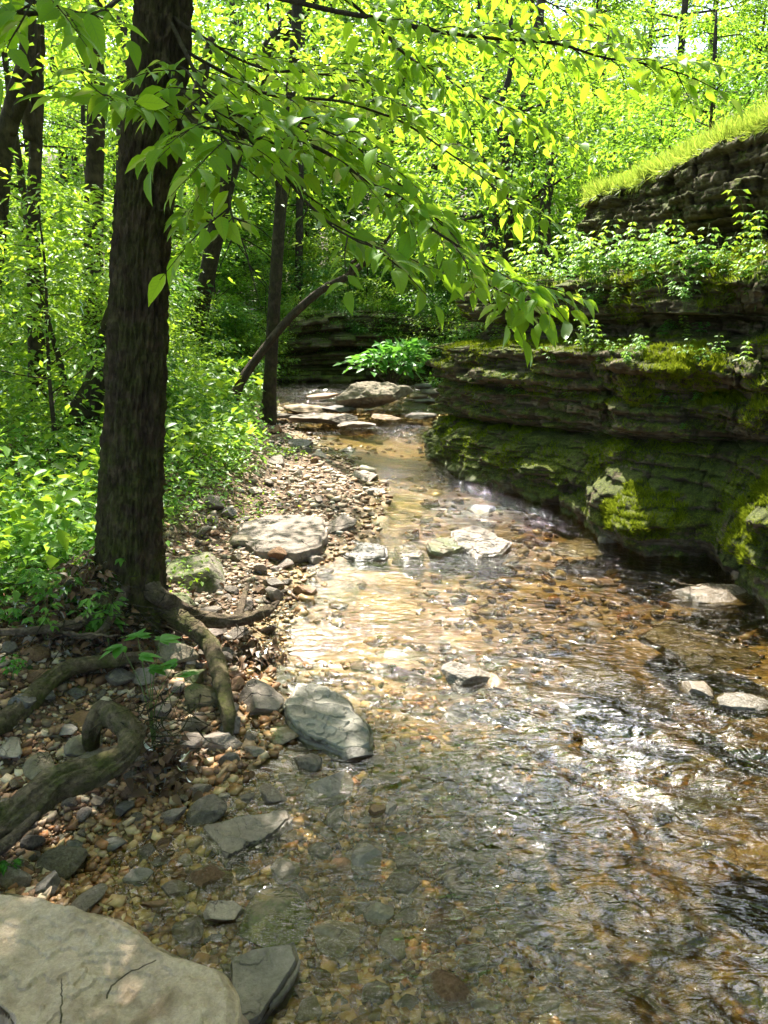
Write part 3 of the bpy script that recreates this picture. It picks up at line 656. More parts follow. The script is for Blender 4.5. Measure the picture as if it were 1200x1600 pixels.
# cobbles: individuals from shared meshes
COB = {}
for cname, mat in (('grey', 'stone_grey'), ('tan', 'stone_tan'), ('rusty', 'stone_rust'), ('whitish', 'stone_white'), ('bluish', 'stone_blue'), ('olive', 'stone_olive')):
    COB[cname] = []
    for i in range(4):
        v, f = rock_verts(5, 300 + i + 10 * len(COB), (1.0, .8, .5), 8, .014, .05)
        me_o = mesh('cobble', v, f, MAT[mat]); COL.objects.unlink(me_o); COB[cname].append(me_o.data); bpy.data.objects.remove(me_o)
rg = random.Random(5); placed = []
def place_cobbles(n, zone, region, smin, smax, where, group):
    c = 0; tries = 0
    while c < n and tries < n * 60:
        tries += 1
        px, py = rg.uniform(region[0], region[2]), rg.uniform(region[1], region[3])
        p = P(px, py, .05); 
        for _ in range(2): p = P(px, py, float(height(p[0], p[1])))
        x, y = p[0], p[1]; d = float(xs(y) - x)
        if not zone(d, x, y): continue
        s = smin * (smax / smin)**(rg.random()**1.2)
        if any((x - a)**2 + (y - b)**2 < (r * .8 + s * .4)**2 for a, b, r in ROCKS): continue
        if any((x - a)**2 + (y - b)**2 < ((r + s) * .42)**2 for a, b, r in placed): continue
        placed.append((x, y, s)); cn = rg.choice(['grey', 'grey', 'grey', 'tan', 'tan', 'rusty', 'whitish', 'whitish', 'whitish', 'bluish'])
        o = bpy.data.objects.new('cobble', rg.choice(COB[cn])); COL.objects.link(o)
        o.location = (x, y, float(height(x, y)) + s * .17); o.rotation_euler = (rg.uniform(-.3, .3), rg.uniform(-.3, .3), rg.uniform(0, 6.3)); o.scale = (s, s * rg.uniform(.8, 1.1), s * rg.uniform(.7, 1.2))
        tag(o, f'{cn} cobble {where}', 'cobble', f'{cn} cobbles {group}'); c += 1
place_cobbles(95, lambda d, x, y: d < -.03 and y < 3.0, (200, 1180, 860, 1590), .05, .15, 'lying in the clear shallow water in front', 'in the near shallows')
place_cobbles(75, lambda d, x, y: .02 < d < 1.5 and y < 3.4, (0, 1000, 440, 1420), .05, .15, 'on the stony near bank among the roots', 'on the near bank')
place_cobbles(62, lambda d, x, y: .02 < d < 1.1 and y >= 3.2, (300, 680, 600, 1000), .05, .17, 'on the sunlit gravel bar', 'on the gravel bar')
place_cobbles(30, lambda d, x, y: d < -.1 and y >= 2.2, (480, 870, 1180, 1400), .05, .14, 'on the bed of the running stream', 'on the stream bed')

place_rub = rg.random
place_cobbles(36, lambda d, x, y: y > 10.3 and x > -2.4, (425, 600, 690, 668), .09, .24, 'in the pale rubble below the far ledge', 'at the head of the stream')
# gravel: one object, nobody could count it
def scatter_gravel():
    mb_v = []; mb_f = []; nv = 0
    var = []; g0 = np.random.default_rng(17)
    cube = np.array([(x, y, z) for x in (-1, 1) for y in (-1, 1) for z in (-1, 1)], float) * .5
    cf = np.array([(0, 1, 3), (0, 3, 2), (4, 6, 7), (4, 7, 5), (0, 4, 5), (0, 5, 1), (2, 3, 7), (2, 7, 6), (0, 2, 6), (0, 6, 4), (1, 5, 7), (1, 7, 3)])
    for i in range(10):
        if i % 5 < 3:
            v = cube * [1, .8, .5] * g0.uniform(.45, 1.15, (8, 3)); var.append((v, cf))
        else:
            v, f_ = rock_verts(1, 500 + i, (1, .8, .55), 7, .03, 0); var.append((v * g0.uniform(.62, 1.2, (len(v), 1)), f_))
    g = np.random.default_rng(3)
    def go(n, region, smin, smax, cond):
        nonlocal nv
        pxs = g.uniform(region[0], region[2], n); pys = g.uniform(region[1], region[3], n)
        xx = (pxs - 600) / F; vv = (800 - pys) / F
        dy = cos(PITCH) + vv * sin(PITCH); dz = -sin(PITCH) + vv * cos(PITCH)
        t = -(CAM_Z - .05) / dz; x = xx * t; y = dy * t
        x = x + g.normal(0, .02, n); y = y + g.normal(0, .03, n)
        d = xs(y) - x; ok = cond(d, x, y, g.random(n)); x, y = x[ok], y[ok]; n = len(x)
        s = smin * (smax / smin)**(g.random(n)**2.0) * np.clip(y / 2.6, .8, 2.6)
        z = height(x, y) + s * .12
        ang = g.uniform(0, 2 * pi, n); ca, sa = np.cos(ang), np.sin(ang); tl = g.normal(0, .25, n)
        for i in range(10):
            m = np.arange(n) % 10 == i; k = m.sum()
            NB = len(var[i][0]); fc = var[i][1]; v = var[i][0][None] * s[m][:, None, None]
            v = v * g.uniform(.75, 1.25, (k, 1, 3))
            vx = v[..., 0] * ca[m][:, None] - v[..., 1] * sa[m][:, None]; vy = v[..., 0] * sa[m][:, None] + v[..., 1] * ca[m][:, None]
            vz = v[..., 2] + vx * tl[m][:, None]
            V = np.stack([vx + x[m][:, None], vy + y[m][:, None], vz + z[m][:, None]], -1)
            mb_v.append(V.reshape(-1, 3)); mb_f.append((fc[None] + (np.arange(k) * NB)[:, None, None]).reshape(-1, 3) + nv); nv += k * NB
    bar = lambda d, x, y, r: (d > -.06) & (d < 1.5) & (r < np.interp(d, [0, .8, 1.5], [1, .8, .1]))
    go(15000, (-60, 1000, 480, 1620), .012, .055, lambda d, x, y, r: (d > -.05) & (d < 2))
    go(9000, (-60, 640, 640, 1010), .012, .034, bar)
    go(13000, (150, 1180, 900, 1640), .013, .062, lambda d, x, y, r: (d < .02) & (d > -1.3) & (r < np.interp(-d, [0, .8, 1.3], [1, .85, .1])))
    go(4200, (440, 660, 1200, 1300), .018, .06, lambda d, x, y, r: (d < 0) & (fbm(x * 1.4, y * 1.4, 0, 2, 77) > -.1))
    go(1500, (400, 600, 700, 665), .02, .04, lambda d, x, y, r: (x > -2.5))
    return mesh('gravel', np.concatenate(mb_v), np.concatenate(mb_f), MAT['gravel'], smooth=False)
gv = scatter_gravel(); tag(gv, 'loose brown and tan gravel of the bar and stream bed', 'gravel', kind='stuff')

# ------------------------------------------------------------------ right rock ledge
# rows: (offset far, offset near, z far, z near); offsets go from the base line towards the top line
ROWS = [(-.10, -.10, -.40, -.40), (0, -.03, -.05, -.05), (-.02, -.06, .10, .16), (.06, .02, .22, .42), (.16, .16, .31, .68), (.22, .24, .345, .78),
        (.36, .50, .37, .83), (.20, .22, .42, .90), (.13, .16, .47, .95), (.11, .15, .72, 1.08), (.22, .27, .745, 1.11), (.20, .24, .775, 1.15), (.08, .12, .80, 1.19),
        (.06, .10, 1.02, 1.36), (.05, .12, 1.12, 1.43), (.25, .26, 1.17, 1.47), (.50, .40, 1.21, 1.50), (.55, .42, 1.36, 1.56), (.27, .14, 1.46, 1.62), (.22, .10, 1.56, 1.76),
        (.32, .16, 1.70, 1.86), (.95, .34, 1.86, 1.98), (1.5, .50, 1.88, 1.98), (1.98, .80, 1.94, 2.02), (2.02, .84, 2.08, 2.14), (1.75, .44, 2.16, 2.22), (1.64, .33, 2.20, 2.27), (1.62, .33, 2.52, 2.58),
        (1.60, .30, 2.64, 2.72), (1.66, .36, 2.70, 2.80), (2.0, .8, 2.80, 2.92), (2.6, 1.5, 2.98, 3.12), (3.3, 2.4, 3.1, 3.3), (4.2, 3.2, 2.8, 3.0)]
ROWS = np.array(ROWS)
def build_cliff():
    nst = len(CB); L = np.concatenate([[0], np.cumsum(np.linalg.norm(np.diff((CB + CT) / 2, axis=0), axis=1))])
    # station parameter: near..far weight
    far = np.interp(np.arange(nst), [0, 3, 12, 17], [0, 0, 1, 1])
    dens = []
    for i in range(nst - 1):
        seg = L[i + 1] - L[i]; step = .012 if 2 <= i <= 12 else .08
        n = max(2, int(seg / step)); dens += list(i + np.linspace(0, 1, n, endpoint=False))
    u = np.array(dens + [nst - 1])
    cb = np.stack([np.interp(u, np.arange(nst), CB[:, k]) for k in (0, 1)], -1); ct = np.stack([np.interp(u, np.arange(nst), CT[:, k]) for k in (0, 1)], -1)
    ker = np.ones(15) / 15
    for a in (cb, ct):
        for k in (0, 1):
            pad = np.pad(a[:, k], 7, mode='edge'); a[:, k] = np.convolve(pad, ker, 'valid')
    w = np.interp(u, np.arange(nst), far)
    dirv = nrm(ct - cb); dist = np.linalg.norm(ct - cb, axis=1)
    # wrap-around: keep distances consistent with far rows (row 28 offset should reach ct)
    off = ROWS[:, 0][:, None] * w + ROWS[:, 1][:, None] * (1 - w); zz = ROWS[:, 2][:, None] * w + ROWS[:, 3][:, None] * (1 - w)
    ref = off[28]; kk = np.interp(np.arange(len(ROWS)), [0, 14, 19, 28, 33], [0, 0, .55, 1, 1])
    off = off + kk[:, None] * (dist - ref)[None]
    # refine rows
    seglen = np.hypot(np.diff(off.mean(1)), np.diff(zz.mean(1)))
    rp = []; 
    for i, s in enumerate(seglen):
        n = max(2, int(s / (.013 if i < 29 else .06))); rp += list(i + np.linspace(0, 1, n, endpoint=False))
    rp = np.array(rp + [len(ROWS) - 1])
    i0 = np.minimum(rp.astype(int), len(ROWS) - 2); ft = (rp - i0)[:, None]
    O = off[i0] * (1 - ft) + off[i0 + 1] * ft; Zc = zz[i0] * (1 - ft) + zz[i0 + 1] * ft
    kz = np.ones(5) / 5
    O = np.apply_along_axis(lambda c: np.convolve(np.pad(c, 2, mode='edge'), kz, 'valid'), 0, O)
    X = cb[:, 0][None] + dirv[:, 0][None] * O; Y = cb[:, 1][None] + dirv[:, 1][None] * O; Z = Zc
    # gentle waviness of levels along the wall
    S = np.interp(u, np.arange(nst), L)[None] + 0 * X
    Z = Z + (.05 * fbm(S * .9, 0 * S, 0, 3, 50) + .02 * fbm(S * 3, Z * 1.0, 0, 2, 51)) * sm(Z, .1, .5)
    # strata
    zl = Z + .035 * fbm(S * 1.1, Z * .6, 0, 3, 61)
    def strata(th, sd, amp, gap):
        k = zl / th + .5 * vnoise(S * .4, 0, 0, sd); st = np.floor(k); fr = k - st
        blk = np.floor(S / .33 + 7.3 * _h(st.astype(np.int64), 0 * st.astype(np.int64), 0 * st.astype(np.int64), sd) + .3 * vnoise(S * 2, st, 0, sd))
        r1 = _h(st.astype(np.int64), blk.astype(np.int64), 0 * st.astype(np.int64), sd + 1); r0 = _h(st.astype(np.int64), 0 * st.astype(np.int64), 0 * st.astype(np.int64), sd + 2)
        bf = S / .33 + 7.3 * _h(st.astype(np.int64), 0 * st.astype(np.int64), 0 * st.astype(np.int64), sd) + .3 * vnoise(S * 2, st, 0, sd)
        joint = sm(np.abs(bf - np.floor(bf) - .5), .455, .5) * (r1 > .35)
        return amp * ((r1 - .5) * 1.5 + (r0 - .5) * 1.0) + gap * sm(np.abs(fr - .5), .36, .5) + gap * .8 * joint
    vert = sm(Z, .0, .25) * (1 - sm(Z, 2.65, 2.8))
    lower = 1 - .2 * (1 - sm(Z, .25, .9))
    bil = np.abs(fbm(X * 2.2, Y * 2.2, Z * 3.2, 3, 77)) * 2
    D = (strata(.10, 3, .11, .06) + strata(.042, 9, .045, .026)) * vert * lower - .09 * bil * (1 - sm(Z, .6, 1.1)) - .03 * np.abs(fbm(X * 7, Y * 7, Z * 10, 3, 78)) * 2
    D = D + .10 * fbm(X * 1.3, Y * 1.3, Z * 1.3, 3, 70) + .07 * fbm(X * 4, Y * 4, Z * 5, 4, 71) + .045 * fbm(X * 14, Y * 14, Z * 22, 4, 72)
    # bulging boulder shapes low on the wall
    def bulge(px, py, rad, amp, y):
        c = PY(px, py, y); q = ((X - c[0])**2 + (Y - c[1])**2) / rad[0]**2 + (Z - c[2])**2 / rad[1]**2
        return -amp * np.exp(-q * 1.2)
    D = D + bulge(1000, 805, (.36, .22), .34, 5.0) + bulge(1180, 800, (.30, .3), .20, 4.3) + bulge(860, 740, (.5, .22), .06, 6) + bulge(1050, 575, (.45, .08), .16, 5.0) + bulge(1150, 600, (.3, .07), .16, 4.5) + bulge(930, 555, (.4, .05), .08, 6) 
    D = D + .16 * np.exp(-((X - PY(1090, 800, 4.75)[0])**2 + (Y - 4.72)**2) / .012) * (1 - sm(Z, .6, .8))
    D = np.where(Z > 2.72, D * .4, D)
    X = X + D * dirv[:, 0][None]; Y = Y + D * dirv[:, 1][None]
    Z = Z + .012 * fbm(X * 9, Y * 9, Z * 3, 3, 75)
    root = empty('rock_ledge', (float(cb[len(cb) // 2, 0]), float(cb[len(cb) // 2, 1]), 0))
    tag(root, 'tall layered limestone ledge covered in dark moss rising from the right side of the stream', 'rock ledge')
    V = np.stack([X, Y, Z], -1)
    cuts = [0, 6, 15, 22, len(ROWS) - 1]; names = ['mossy_base', 'layered_face', 'shelf', 'capstone']
    idx = [int(np.searchsorted(rp, c)) for c in cuts]; off_ = np.array(root.location)
    for a, b, nm in zip(idx[:-1], idx[1:], names):
        sub = V[a:b + 1]; o = mesh(nm, (sub - off_).reshape(-1, 3), grid_faces(b + 1 - a, V.shape[1]), MAT['cliff'], root)
    return root, V, rp
ledge, CV, CRP = build_cliff()

def surf_normals(V):
    du = np.gradient(V, axis=1); dv = np.gradient(V, axis=0); n = np.cross(du, dv); return nrm(n)
CN = surf_normals(CV)
if CN[CRP.searchsorted(9), :, 0].mean() > 0: CN = -CN

def blades(pos, nrmv, length, width, n_bend=.4, up=.6, seed=1, name='b'):
    """thin bent blades: 5 verts each -> tris"""
    g = np.random.default_rng(seed); n = len(pos)
    d = nrm(nrmv * (1 - up) + np.array([0, 0, 1]) * up + g.normal(0, .28, (n, 3))); side = nrm(np.cross(d, g.normal(size=(n, 3))))
    bend = nrm(g.normal(size=(n, 3)) * [1, 1, .2]) * n_bend
    L = length[:, None]; W = (width * np.ones(n))[:, None]
    p0 = pos - side * W / 2; p1 = pos + side * W / 2
    m = pos + d * L * .55 + bend * L * .15; m0 = m - side * W * .4; m1 = m + side * W * .4; t = pos + d * L + bend * L * .6
    V = np.stack([p0, p1, m0, m1, t], 1).reshape(-1, 3)
    b = (np.arange(n) * 5)[:, None]
    return V, np.concatenate([b + [0, 1, 3], b + [0, 3, 2], b + [2, 3, 4]])
def pick(rows, n, seed, cond=None, cols=None):
    g = np.random.default_rng(seed); a, b = CRP.searchsorted(rows[0]), CRP.searchsorted(rows[1])
    i = g.integers(a, b, n * 3); j = g.integers(0, CV.shape[1], n * 3)
    p = CV[i, j]; q = CN[i, j]; ok = (p[:, 1] > 2.8) & (p[:, 1] < 9.6) & (p[:, 0] < 4.5)
    if cond is not None: ok &= cond(p, q)
    p, q = p[ok][:n], q[ok][:n]; return p + g.normal(0, .004, p.shape), q
# fringe of fine grass on the capstone
def grow(rows, n, seed, cond, lmin, lmax, w, up, mat, name, parent=None, bend=.4):
    p, q = pick(rows, n, seed, cond); g = np.random.default_rng(seed + 1)
    cl = np.clip(1 + .8 * fbm(p[:, 0] * 7, p[:, 1] * 7, p[:, 2] * 7, 2, seed), .3, 1.9)
    L = g.uniform(lmin, lmax, len(p)) * cl
    wd = w * np.clip(p[:, 1] / 5, .8, 1.6)
    V, Fb = blades(p, q, L, wd, bend, up, seed)
    if parent is not None: V = V - np.array(parent.location)
    return mesh(name, V, Fb, MAT[mat], parent, smooth=False)
g1 = grow((28.3, 31.5), 42000, 81, lambda p, q: (vnoise(p[:, 0] * 2, p[:, 1] * 2, 0, 4) > -.75), .05, .15, .0035, .8, 'grass', 'grass')
tag(g1, 'fringe of fine yellow-green grass along the top edge of the right ledge', 'grass', kind='stuff')
g2 = grow((28, 30), 9000, 82, None, .03, .08, .003, -.4, 'grass', 'hanging_grass')
tag(g2, 'short grass hanging over the capstone edge', 'grass', kind='stuff')
def mosscond(th, sd, f=3.0):
    return lambda p, q: (fbm(p[:, 0] * f, p[:, 1] * f, p[:, 2] * f, 3, sd) + .25 * q[:, 2] > th)
grow((2, 6.2), 30000, 83, mosscond(.08, 91), .008, .026, .004, .35, 'moss_blade', 'moss', ledge)
grow((8, 16), 26000, 84, mosscond(.15, 92), .008, .025, .004, .4, 'moss_blade', 'moss', ledge)
grow((18, 23), 22000, 85, mosscond(.2, 93), .012, .05, .004, .5, 'moss_blade', 'moss', ledge)
def cushion(px, py, rows, n, rad, seed):
    c = ledge_point0(px, py, rows)
    return lambda p, q: (((p - c)**2).sum(1) < rad**2 * (1 + .6 * vnoise(p[:, 0] * 9, p[:, 1] * 9, p[:, 2] * 9, seed))) & (vnoise(p[:, 0] * 22, p[:, 1] * 22, p[:, 2] * 22, 3) > -.35)
def ledge_point0(px, py, rows):
    a, b = CRP.searchsorted(rows[0]), CRP.searchsorted(rows[1]); V = CV[a:b:2, ::4].reshape(-1, 3); d = V - [0, 0, CAM_Z]
    vz = d[:, 1] * cos(PITCH) - d[:, 2] * sin(PITCH); up = d[:, 1] * sin(PITCH) + d[:, 2] * cos(PITCH); vz = np.where(vz > .5, vz, 1e-3)
    e = np.hypot(600 + F * d[:, 0] / vz - px, 800 - F * up / vz - py) + 4 * np.linalg.norm(d, axis=1); return V[np.argmin(e)]
def grow_many(rows, cond, n, seed, lmin, lmax, w, up, mat, name, parent):
    a, b = CRP.searchsorted(rows[0]), CRP.searchsorted(rows[1]); p = CV[a:b].reshape(-1, 3); q = CN[a:b].reshape(-1, 3); k = cond(p, q); p, q = p[k], q[k]
    g = np.random.default_rng(seed); i = g.integers(0, len(p), n); p = p[i] + g.normal(0, .005, (n, 3)); q = q[i]
    V, Fb = blades(p, q, g.uniform(lmin, lmax, n), w, .4, up, seed); return mesh(name, V - np.array(parent.location), Fb, MAT[mat], parent, smooth=False)
for i, (px, py, rr_, n_) in enumerate([(1000, 790, .26, 6000), (955, 800, .14, 2000), (1045, 560, .22, 4500), (1090, 575, .16, 3000), (1150, 620, .2, 3500), (1190, 640, .2, 2500), (1190, 780, .2, 4000), (1150, 850, .16, 2500), (880, 500, .25, 2500),
                                        (1000, 600, .16, 2000), (700, 545, .3, 3000), (1120, 440, .2, 2500), (980, 460, .25, 2500), (1180, 350, .2, 2500), (760, 540, .3, 2000)]):
    grow_many((2, 22), cushion(px, py, (2, 22), 0, rr_, i), n_, 700 + i, .012, .042, .004, .55, 'moss_bright', 'moss_cushion', ledge)
g3 = grow((19, 23), 7000, 86, mosscond(.48, 94, 2.2), .02, .08, .004, .6, 'grass', 'shelf_grass'); tag(g3, 'tufts of grass on the shelf of the ledge', 'grass', kind='stuff')

# far ledge across the head of the stream
def far_ledge():
    cs = np.array([[-2.7, 14.9], [-2.2, 14.5], [-1.2, 14.5], [.2, 14.5], [1.4, 14.2], [2.6, 13.6], [4.5, 13.2]])
    c = spline(cs, 330); rows = np.array([(0, -.1), (.02, .2), (.1, .3), (.3, .33), (.12, .38), (.1, .55), (.3, .58), (.28, .62), (.1, .66), (.12, .82), (.36, .86), (.4, .9), (.2, .94), (.25, 1.12), (.5, 1.2), (1.6, 1.25)])
    r = np.stack([np.interp(np.linspace(0, len(rows) - 1, 150), np.arange(len(rows)), rows[:, k]) for k in (0, 1)], -1)
    T = nrm(np.gradient(c, axis=0)); N = np.stack([-T[:, 1], T[:, 0]], -1)
    O = r[:, 0][:, None] + 0 * c[:, 0][None]; Z = r[:, 1][:, None] + 0 * O; S = np.linspace(0, 8, len(c))[None] + 0 * O
    k = (Z + .06 * fbm(S * .8, 0, 0, 2, 3)) / .075; st = np.floor(k).astype(np.int64); blk = np.floor(S / .4 + 3 * _h(st, 0 * st, 0 * st, 1)).astype(np.int64)
    Z = Z * (1 + .25 * fbm(S * .6, 0, 0, 2, 12)); O = O + .28 * (_h(st, blk, 0 * st, 5) - .5) + .07 * sm(np.abs(k - np.floor(k) - .5), .33, .5) + .35 * fbm(S * .7, Z, 0, 3, 8) + .10 * fbm(S * 5, Z * 8, 0, 3, 9)
    X = c[:, 0][None] + N[:, 0][None] * O; Y = c[:, 1][None] + N[:, 1][None] * O
    o = mesh('rock_ledge', np.stack([X, Y, Z + .1], -1).reshape(-1, 3), grid_faces(*X.shape), MAT['cliff'])
    tag(o, 'low dark stepped rock ledge closing the far end of the stream', 'rock ledge')
far_ledge()

# ------------------------------------------------------------------ leaves
ROWS_HI = [(0, 0), (.12, .26), (.30, .47), (.52, .48), (.74, .30), (.90, .10), (1.0, 0)]
def leaf_geo(pos, d, up, size, hi=True, aspect=.5, fold=.25, curl=.25, rnd=None):
    """pos,d,up (n,3); size (n,) -> verts, faces"""
    n = len(pos); d = nrm(d); s = nrm(np.cross(d, up)); u = np.cross(s, d)
    if hi:
        loc = []; 
        for k, (a, w) in enumerate(ROWS_HI):
            z = -curl * a * a
            if w == 0: loc.append((a, 0, z))
            else: loc += [(a, -w * aspect, z + fold * w * aspect), (a, 0, z), (a, w * aspect, z + fold * w * aspect)]
        T = [(0, 2, 1), (0, 3, 2)]
        for r in range(4):
            b = 1 + r * 3; c = b + 3
            T += [(b, b + 1, c + 1), (b, c + 1, c), (b + 1, b + 2, c + 2), (b + 1, c + 2, c + 1)]
        b = 13; T += [(b, b + 1, 16), (b + 1, b + 2, 16)]
    else:
        w = .5 * aspect
        loc = [(0, 0, 0), (.42, -w, fold * w - curl * .15), (.42, w, fold * w - curl * .15), (1, 0, -curl)]
        T = [(0, 3, 1), (0, 2, 3)]
    loc = np.array(loc); T = np.array(T)
    L = loc[None] * size[:, None, None]
    V = pos[:, None] + L[..., 0:1] * d[:, None] + L[..., 1:2] * s[:, None] + L[..., 2:3] * u[:, None]
    f = (T[None] + (np.arange(n) * len(loc))[:, None, None]).reshape(-1, 3)
    return V.reshape(-1, 3), f

def set_luv(o, n):
    l = []
    for a, w in ROWS_HI: l += [(0, a, 0)] if w == 0 else [(-1, a, 0), (0, a, 0), (1, a, 0)]
    at = o.data.attributes.new('luv', 'FLOAT_VECTOR', 'POINT'); at.data.foreach_set('vector', np.tile(np.array(l, np.float32), (n, 1)).ravel()[:len(o.data.vertices) * 3])
def frame_noise(g, n, tilt):
    up = np.tile([0.0, 0, 1], (n, 1)) + g.normal(0, tilt, (n, 3)); return nrm(up)

def crown_leaves(centers, dirs, per, spread, size, seed, tilt=.36, droop=.22, aspect=.5, flat=.3):
    """leaves in little clusters about twig points"""
    g = np.random.default_rng(seed); n = len(centers) * per
    c = np.repeat(centers, per, 0); dd = np.repeat(dirs, per, 0)
    off = g.normal(0, 1, (n, 3)) * [spread, spread, spread * flat]
    pos = c + off
    d = nrm(off * [1, 1, .3] + dd * spread * .8 + g.normal(0, spread * .5, (n, 3))); d[:, 2] -= droop; d = nrm(d)
    sz = g.uniform(.65, 1.25, n) * size
    return leaf_geo(pos, d, frame_noise(g, n, tilt), sz, False, aspect, .35, .2)

def grow_tree(seed, h, r, zc0, crown_r, nb, per, lsize, lean=(0, 0), wobble=.25, twigs=7, spread=.22, sub=3, taper=.6, nseg=9, up=.5, topfac=.35):
    """returns MB of wood, crown verts, faces in local coordinates"""
    g = np.random.default_rng(seed); wood = MB()
    n = 14; t = np.linspace(0, 1, n)
    ph = g.uniform(0, 6, 4)
    tr = np.stack([lean[0] * h * t + wobble * r * 4 * np.sin(t * 4 + ph[0]) * t, lean[1] * h * t + wobble * r * 4 * np.sin(t * 5 + ph[1]) * t, h * t], -1)
    tr[:, :2] -= tr[0, :2]
    rad = r * (1 - taper * t) + .35 * r * np.exp(-t * h / .25); rad[-1] *= .4
    tr[0, 2] = -.2
    add_tube(wood, tr, rad, nseg)
    C, Dv = [], []
    for b in range(nb):
        tb = zc0 / h + (1 - zc0 / h) * (b + g.random()) / nb; tb = min(tb, .97)
        p0 = np.array([np.interp(tb, t, tr[:, k]) for k in range(3)]); az = g.uniform(0, 2 * pi)
        env = crown_r * (topfac + (1 - topfac) * sin(pi * min(1, .15 + .85 * (1 - (tb - zc0 / h) / (1 - zc0 / h + 1e-6))) * .5 + 0))
        L = env * g.uniform(.7, 1.15)
        dv = np.array([cos(az), sin(az), up * g.uniform(.2, 1.1)])
        mid = p0 + dv * L * .5 + g.normal(0, .08 * L, 3); end = p0 + dv * L + [0, 0, -.12 * L] + g.normal(0, .1 * L, 3)
        bp = spline([p0, mid, end], 8); r0 = r * (1 - taper * tb) * .42
        add_tube(wood, bp, np.linspace(r0, r0 * .2, 8), 5)
        for s in range(sub):
            q = g.uniform(.25, .95); k = int(q * 7); s0 = bp[k]; a2 = az + g.normal(0, .9)
            sv = np.array([cos(a2), sin(a2), g.uniform(-.1, .5)]); l2 = L * g.uniform(.3, .6)
            sp = spline([s0, s0 + sv * l2 * .5 + g.normal(0, .05 * L, 3), s0 + sv * l2 + [0, 0, -.1 * l2]], 5)
            add_tube(wood, sp, np.linspace(r0 * .4, r0 * .12, 5), 4)
            for q2 in g.uniform(.2, 1.05, twigs):
                k2 = min(4, q2 * 4); i = int(min(3, k2)); pt = sp[i] + (sp[i + 1] - sp[i]) * (k2 - i)
                C.append(pt + g.normal(0, .12, 3) * [1, 1, .4]); Dv.append(sv)
        for q2 in g.uniform(.35, 1.05, twigs):
            i = int(min(6, q2 * 7)); C.append(bp[i] + g.normal(0, .12, 3)); Dv.append(dv)
    V, Fc = crown_leaves(np.array(C), nrm(np.array(Dv)), per, spread, lsize, seed + 1)
    return wood, V, Fc

def tree_obj(name, kw, bark, leafm):
    wood, V, Fc = grow_tree(**kw)
    root = empty(name); wood.build('trunk', MAT[bark], root); mesh('crown', V, Fc, MAT[leafm], root, smooth=False); return root
protos = {
 'tall_a': tree_obj('forest_tree', dict(seed=1, h=13, r=.16, zc0=3.2, crown_r=3.0, nb=22, per=9, lsize=.17, twigs=8, spread=.33), 'bark_far', 'leaf_far'),
 'tall_b': tree_obj('forest_tree', dict(seed=2, h=11, r=.12, zc0=2.4, crown_r=2.6, nb=22, per=9, lsize=.15, twigs=8, spread=.3, lean=(.08, .02), wobble=.6), 'bark_far', 'leaf_far'),
 'under_a': tree_obj('sapling', dict(seed=3, h=5.5, r=.045, zc0=.7, crown_r=1.9, nb=20, per=8, lsize=.125, twigs=7, spread=.24, wobble=1.0), 'bark_far', 'leaf_far'),
 'under_b': tree_obj('sapling', dict(seed=4, h=4.2, r=.035, zc0=.5, crown_r=1.6, nb=18, per=8, lsize=.11, twigs=7, spread=.2, wobble=1.2, lean=(-.1, .05)), 'bark_far', 'leaf_deep'),
 'tall_c': tree_obj('forest_tree', dict(seed=6, h=12, r=.15, zc0=3.0, crown_r=3.0, nb=16, per=8, lsize=.2, twigs=7, spread=.42, lean=(-.06, .03), wobble=.5), 'bark_far', 'leaf_deep'),
 'bush_b': tree_obj('bush', dict(seed=7, h=1.8, r=.02, zc0=.1, crown_r=1.0, nb=12, per=7, lsize=.12, twigs=6, spread=.17, wobble=1.0), 'bark_far', 'leaf_deep'),
 'bush': tree_obj('bush', dict(seed=5, h=2.0, r=.02, zc0=.1, crown_r=1.1, nb=14, per=9, lsize=.075, twigs=6, spread=.15, wobble=1.0), 'bark_far', 'leaf_mid'),
}
first_used = set()
def put(kind, x, y, sc, rz, label, cat, group, z=None, tilt=(0, 0)):
    o = protos[kind]
    if kind in first_used: o = copy_tree(o)
    first_used.add(kind)
    o.location = (x, y, float(height(x, y)) if z is None else z); o.rotation_euler = (tilt[0], tilt[1], rz); o.scale = (sc,) * 3
    tag(o, label, cat, group); return o
LIT = [(*P(470, 745)[:2], .55), (*P(565, 770)[:2], .35), (*P(400, 780)[:2], .3), (*P(440, 690)[:2], .5), (*P(500, 700)[:2], .35), (*P(430, 830)[:2], .25), (*P(455, 895)[:2], .16), (*P(690, 925)[:2], .34), (*P(590, 905)[:2], .26),
       (*P(830, 925)[:2], .24), (*P(900, 1010)[:2], .16), (*P(990, 905)[:2], .22), (*P(620, 685)[:2], .7), (*P(540, 645)[:2], .9), (*P(735, 990)[:2], .12), (*P(380, 900)[:2], .12),
       (*P(1120, 930)[:2], .14), (*P(1050, 1180)[:2], .30), (*P(900, 1290)[:2], .16), (*P(1090, 1370)[:2], .22), (*P(960, 1440)[:2], .15), (*P(700, 1010)[:2], .2), (*P(640, 960)[:2], .25), (*P(760, 910)[:2], .3), (*P(520, 930)[:2], .2)]
LIT2 = []
for px, py, yy, r in ((1010, 790, 4.9, .3), (1050, 560, 5.2, .4), (1150, 600, 4.6, .3), (850, 420, 7.2, .5), (950, 430, 6.6, .4)):
    c = PY(px, py, yy); LIT2.append((c[0] - SDIR.x / SDIR.z * c[2], c[1] - SDIR.y / SDIR.z * c[2], r))
rg = random.Random(11)
def blocked(x, y, kind):
    # keep the stream corridor and the space in front of the ledge open
    if y < 9.8 and x > float(xs(y)) - 1.6 and x < 3.6: return True
    if 9.8 <= y < 15.0 and -3.0 < x < 5.0: return True
    return False
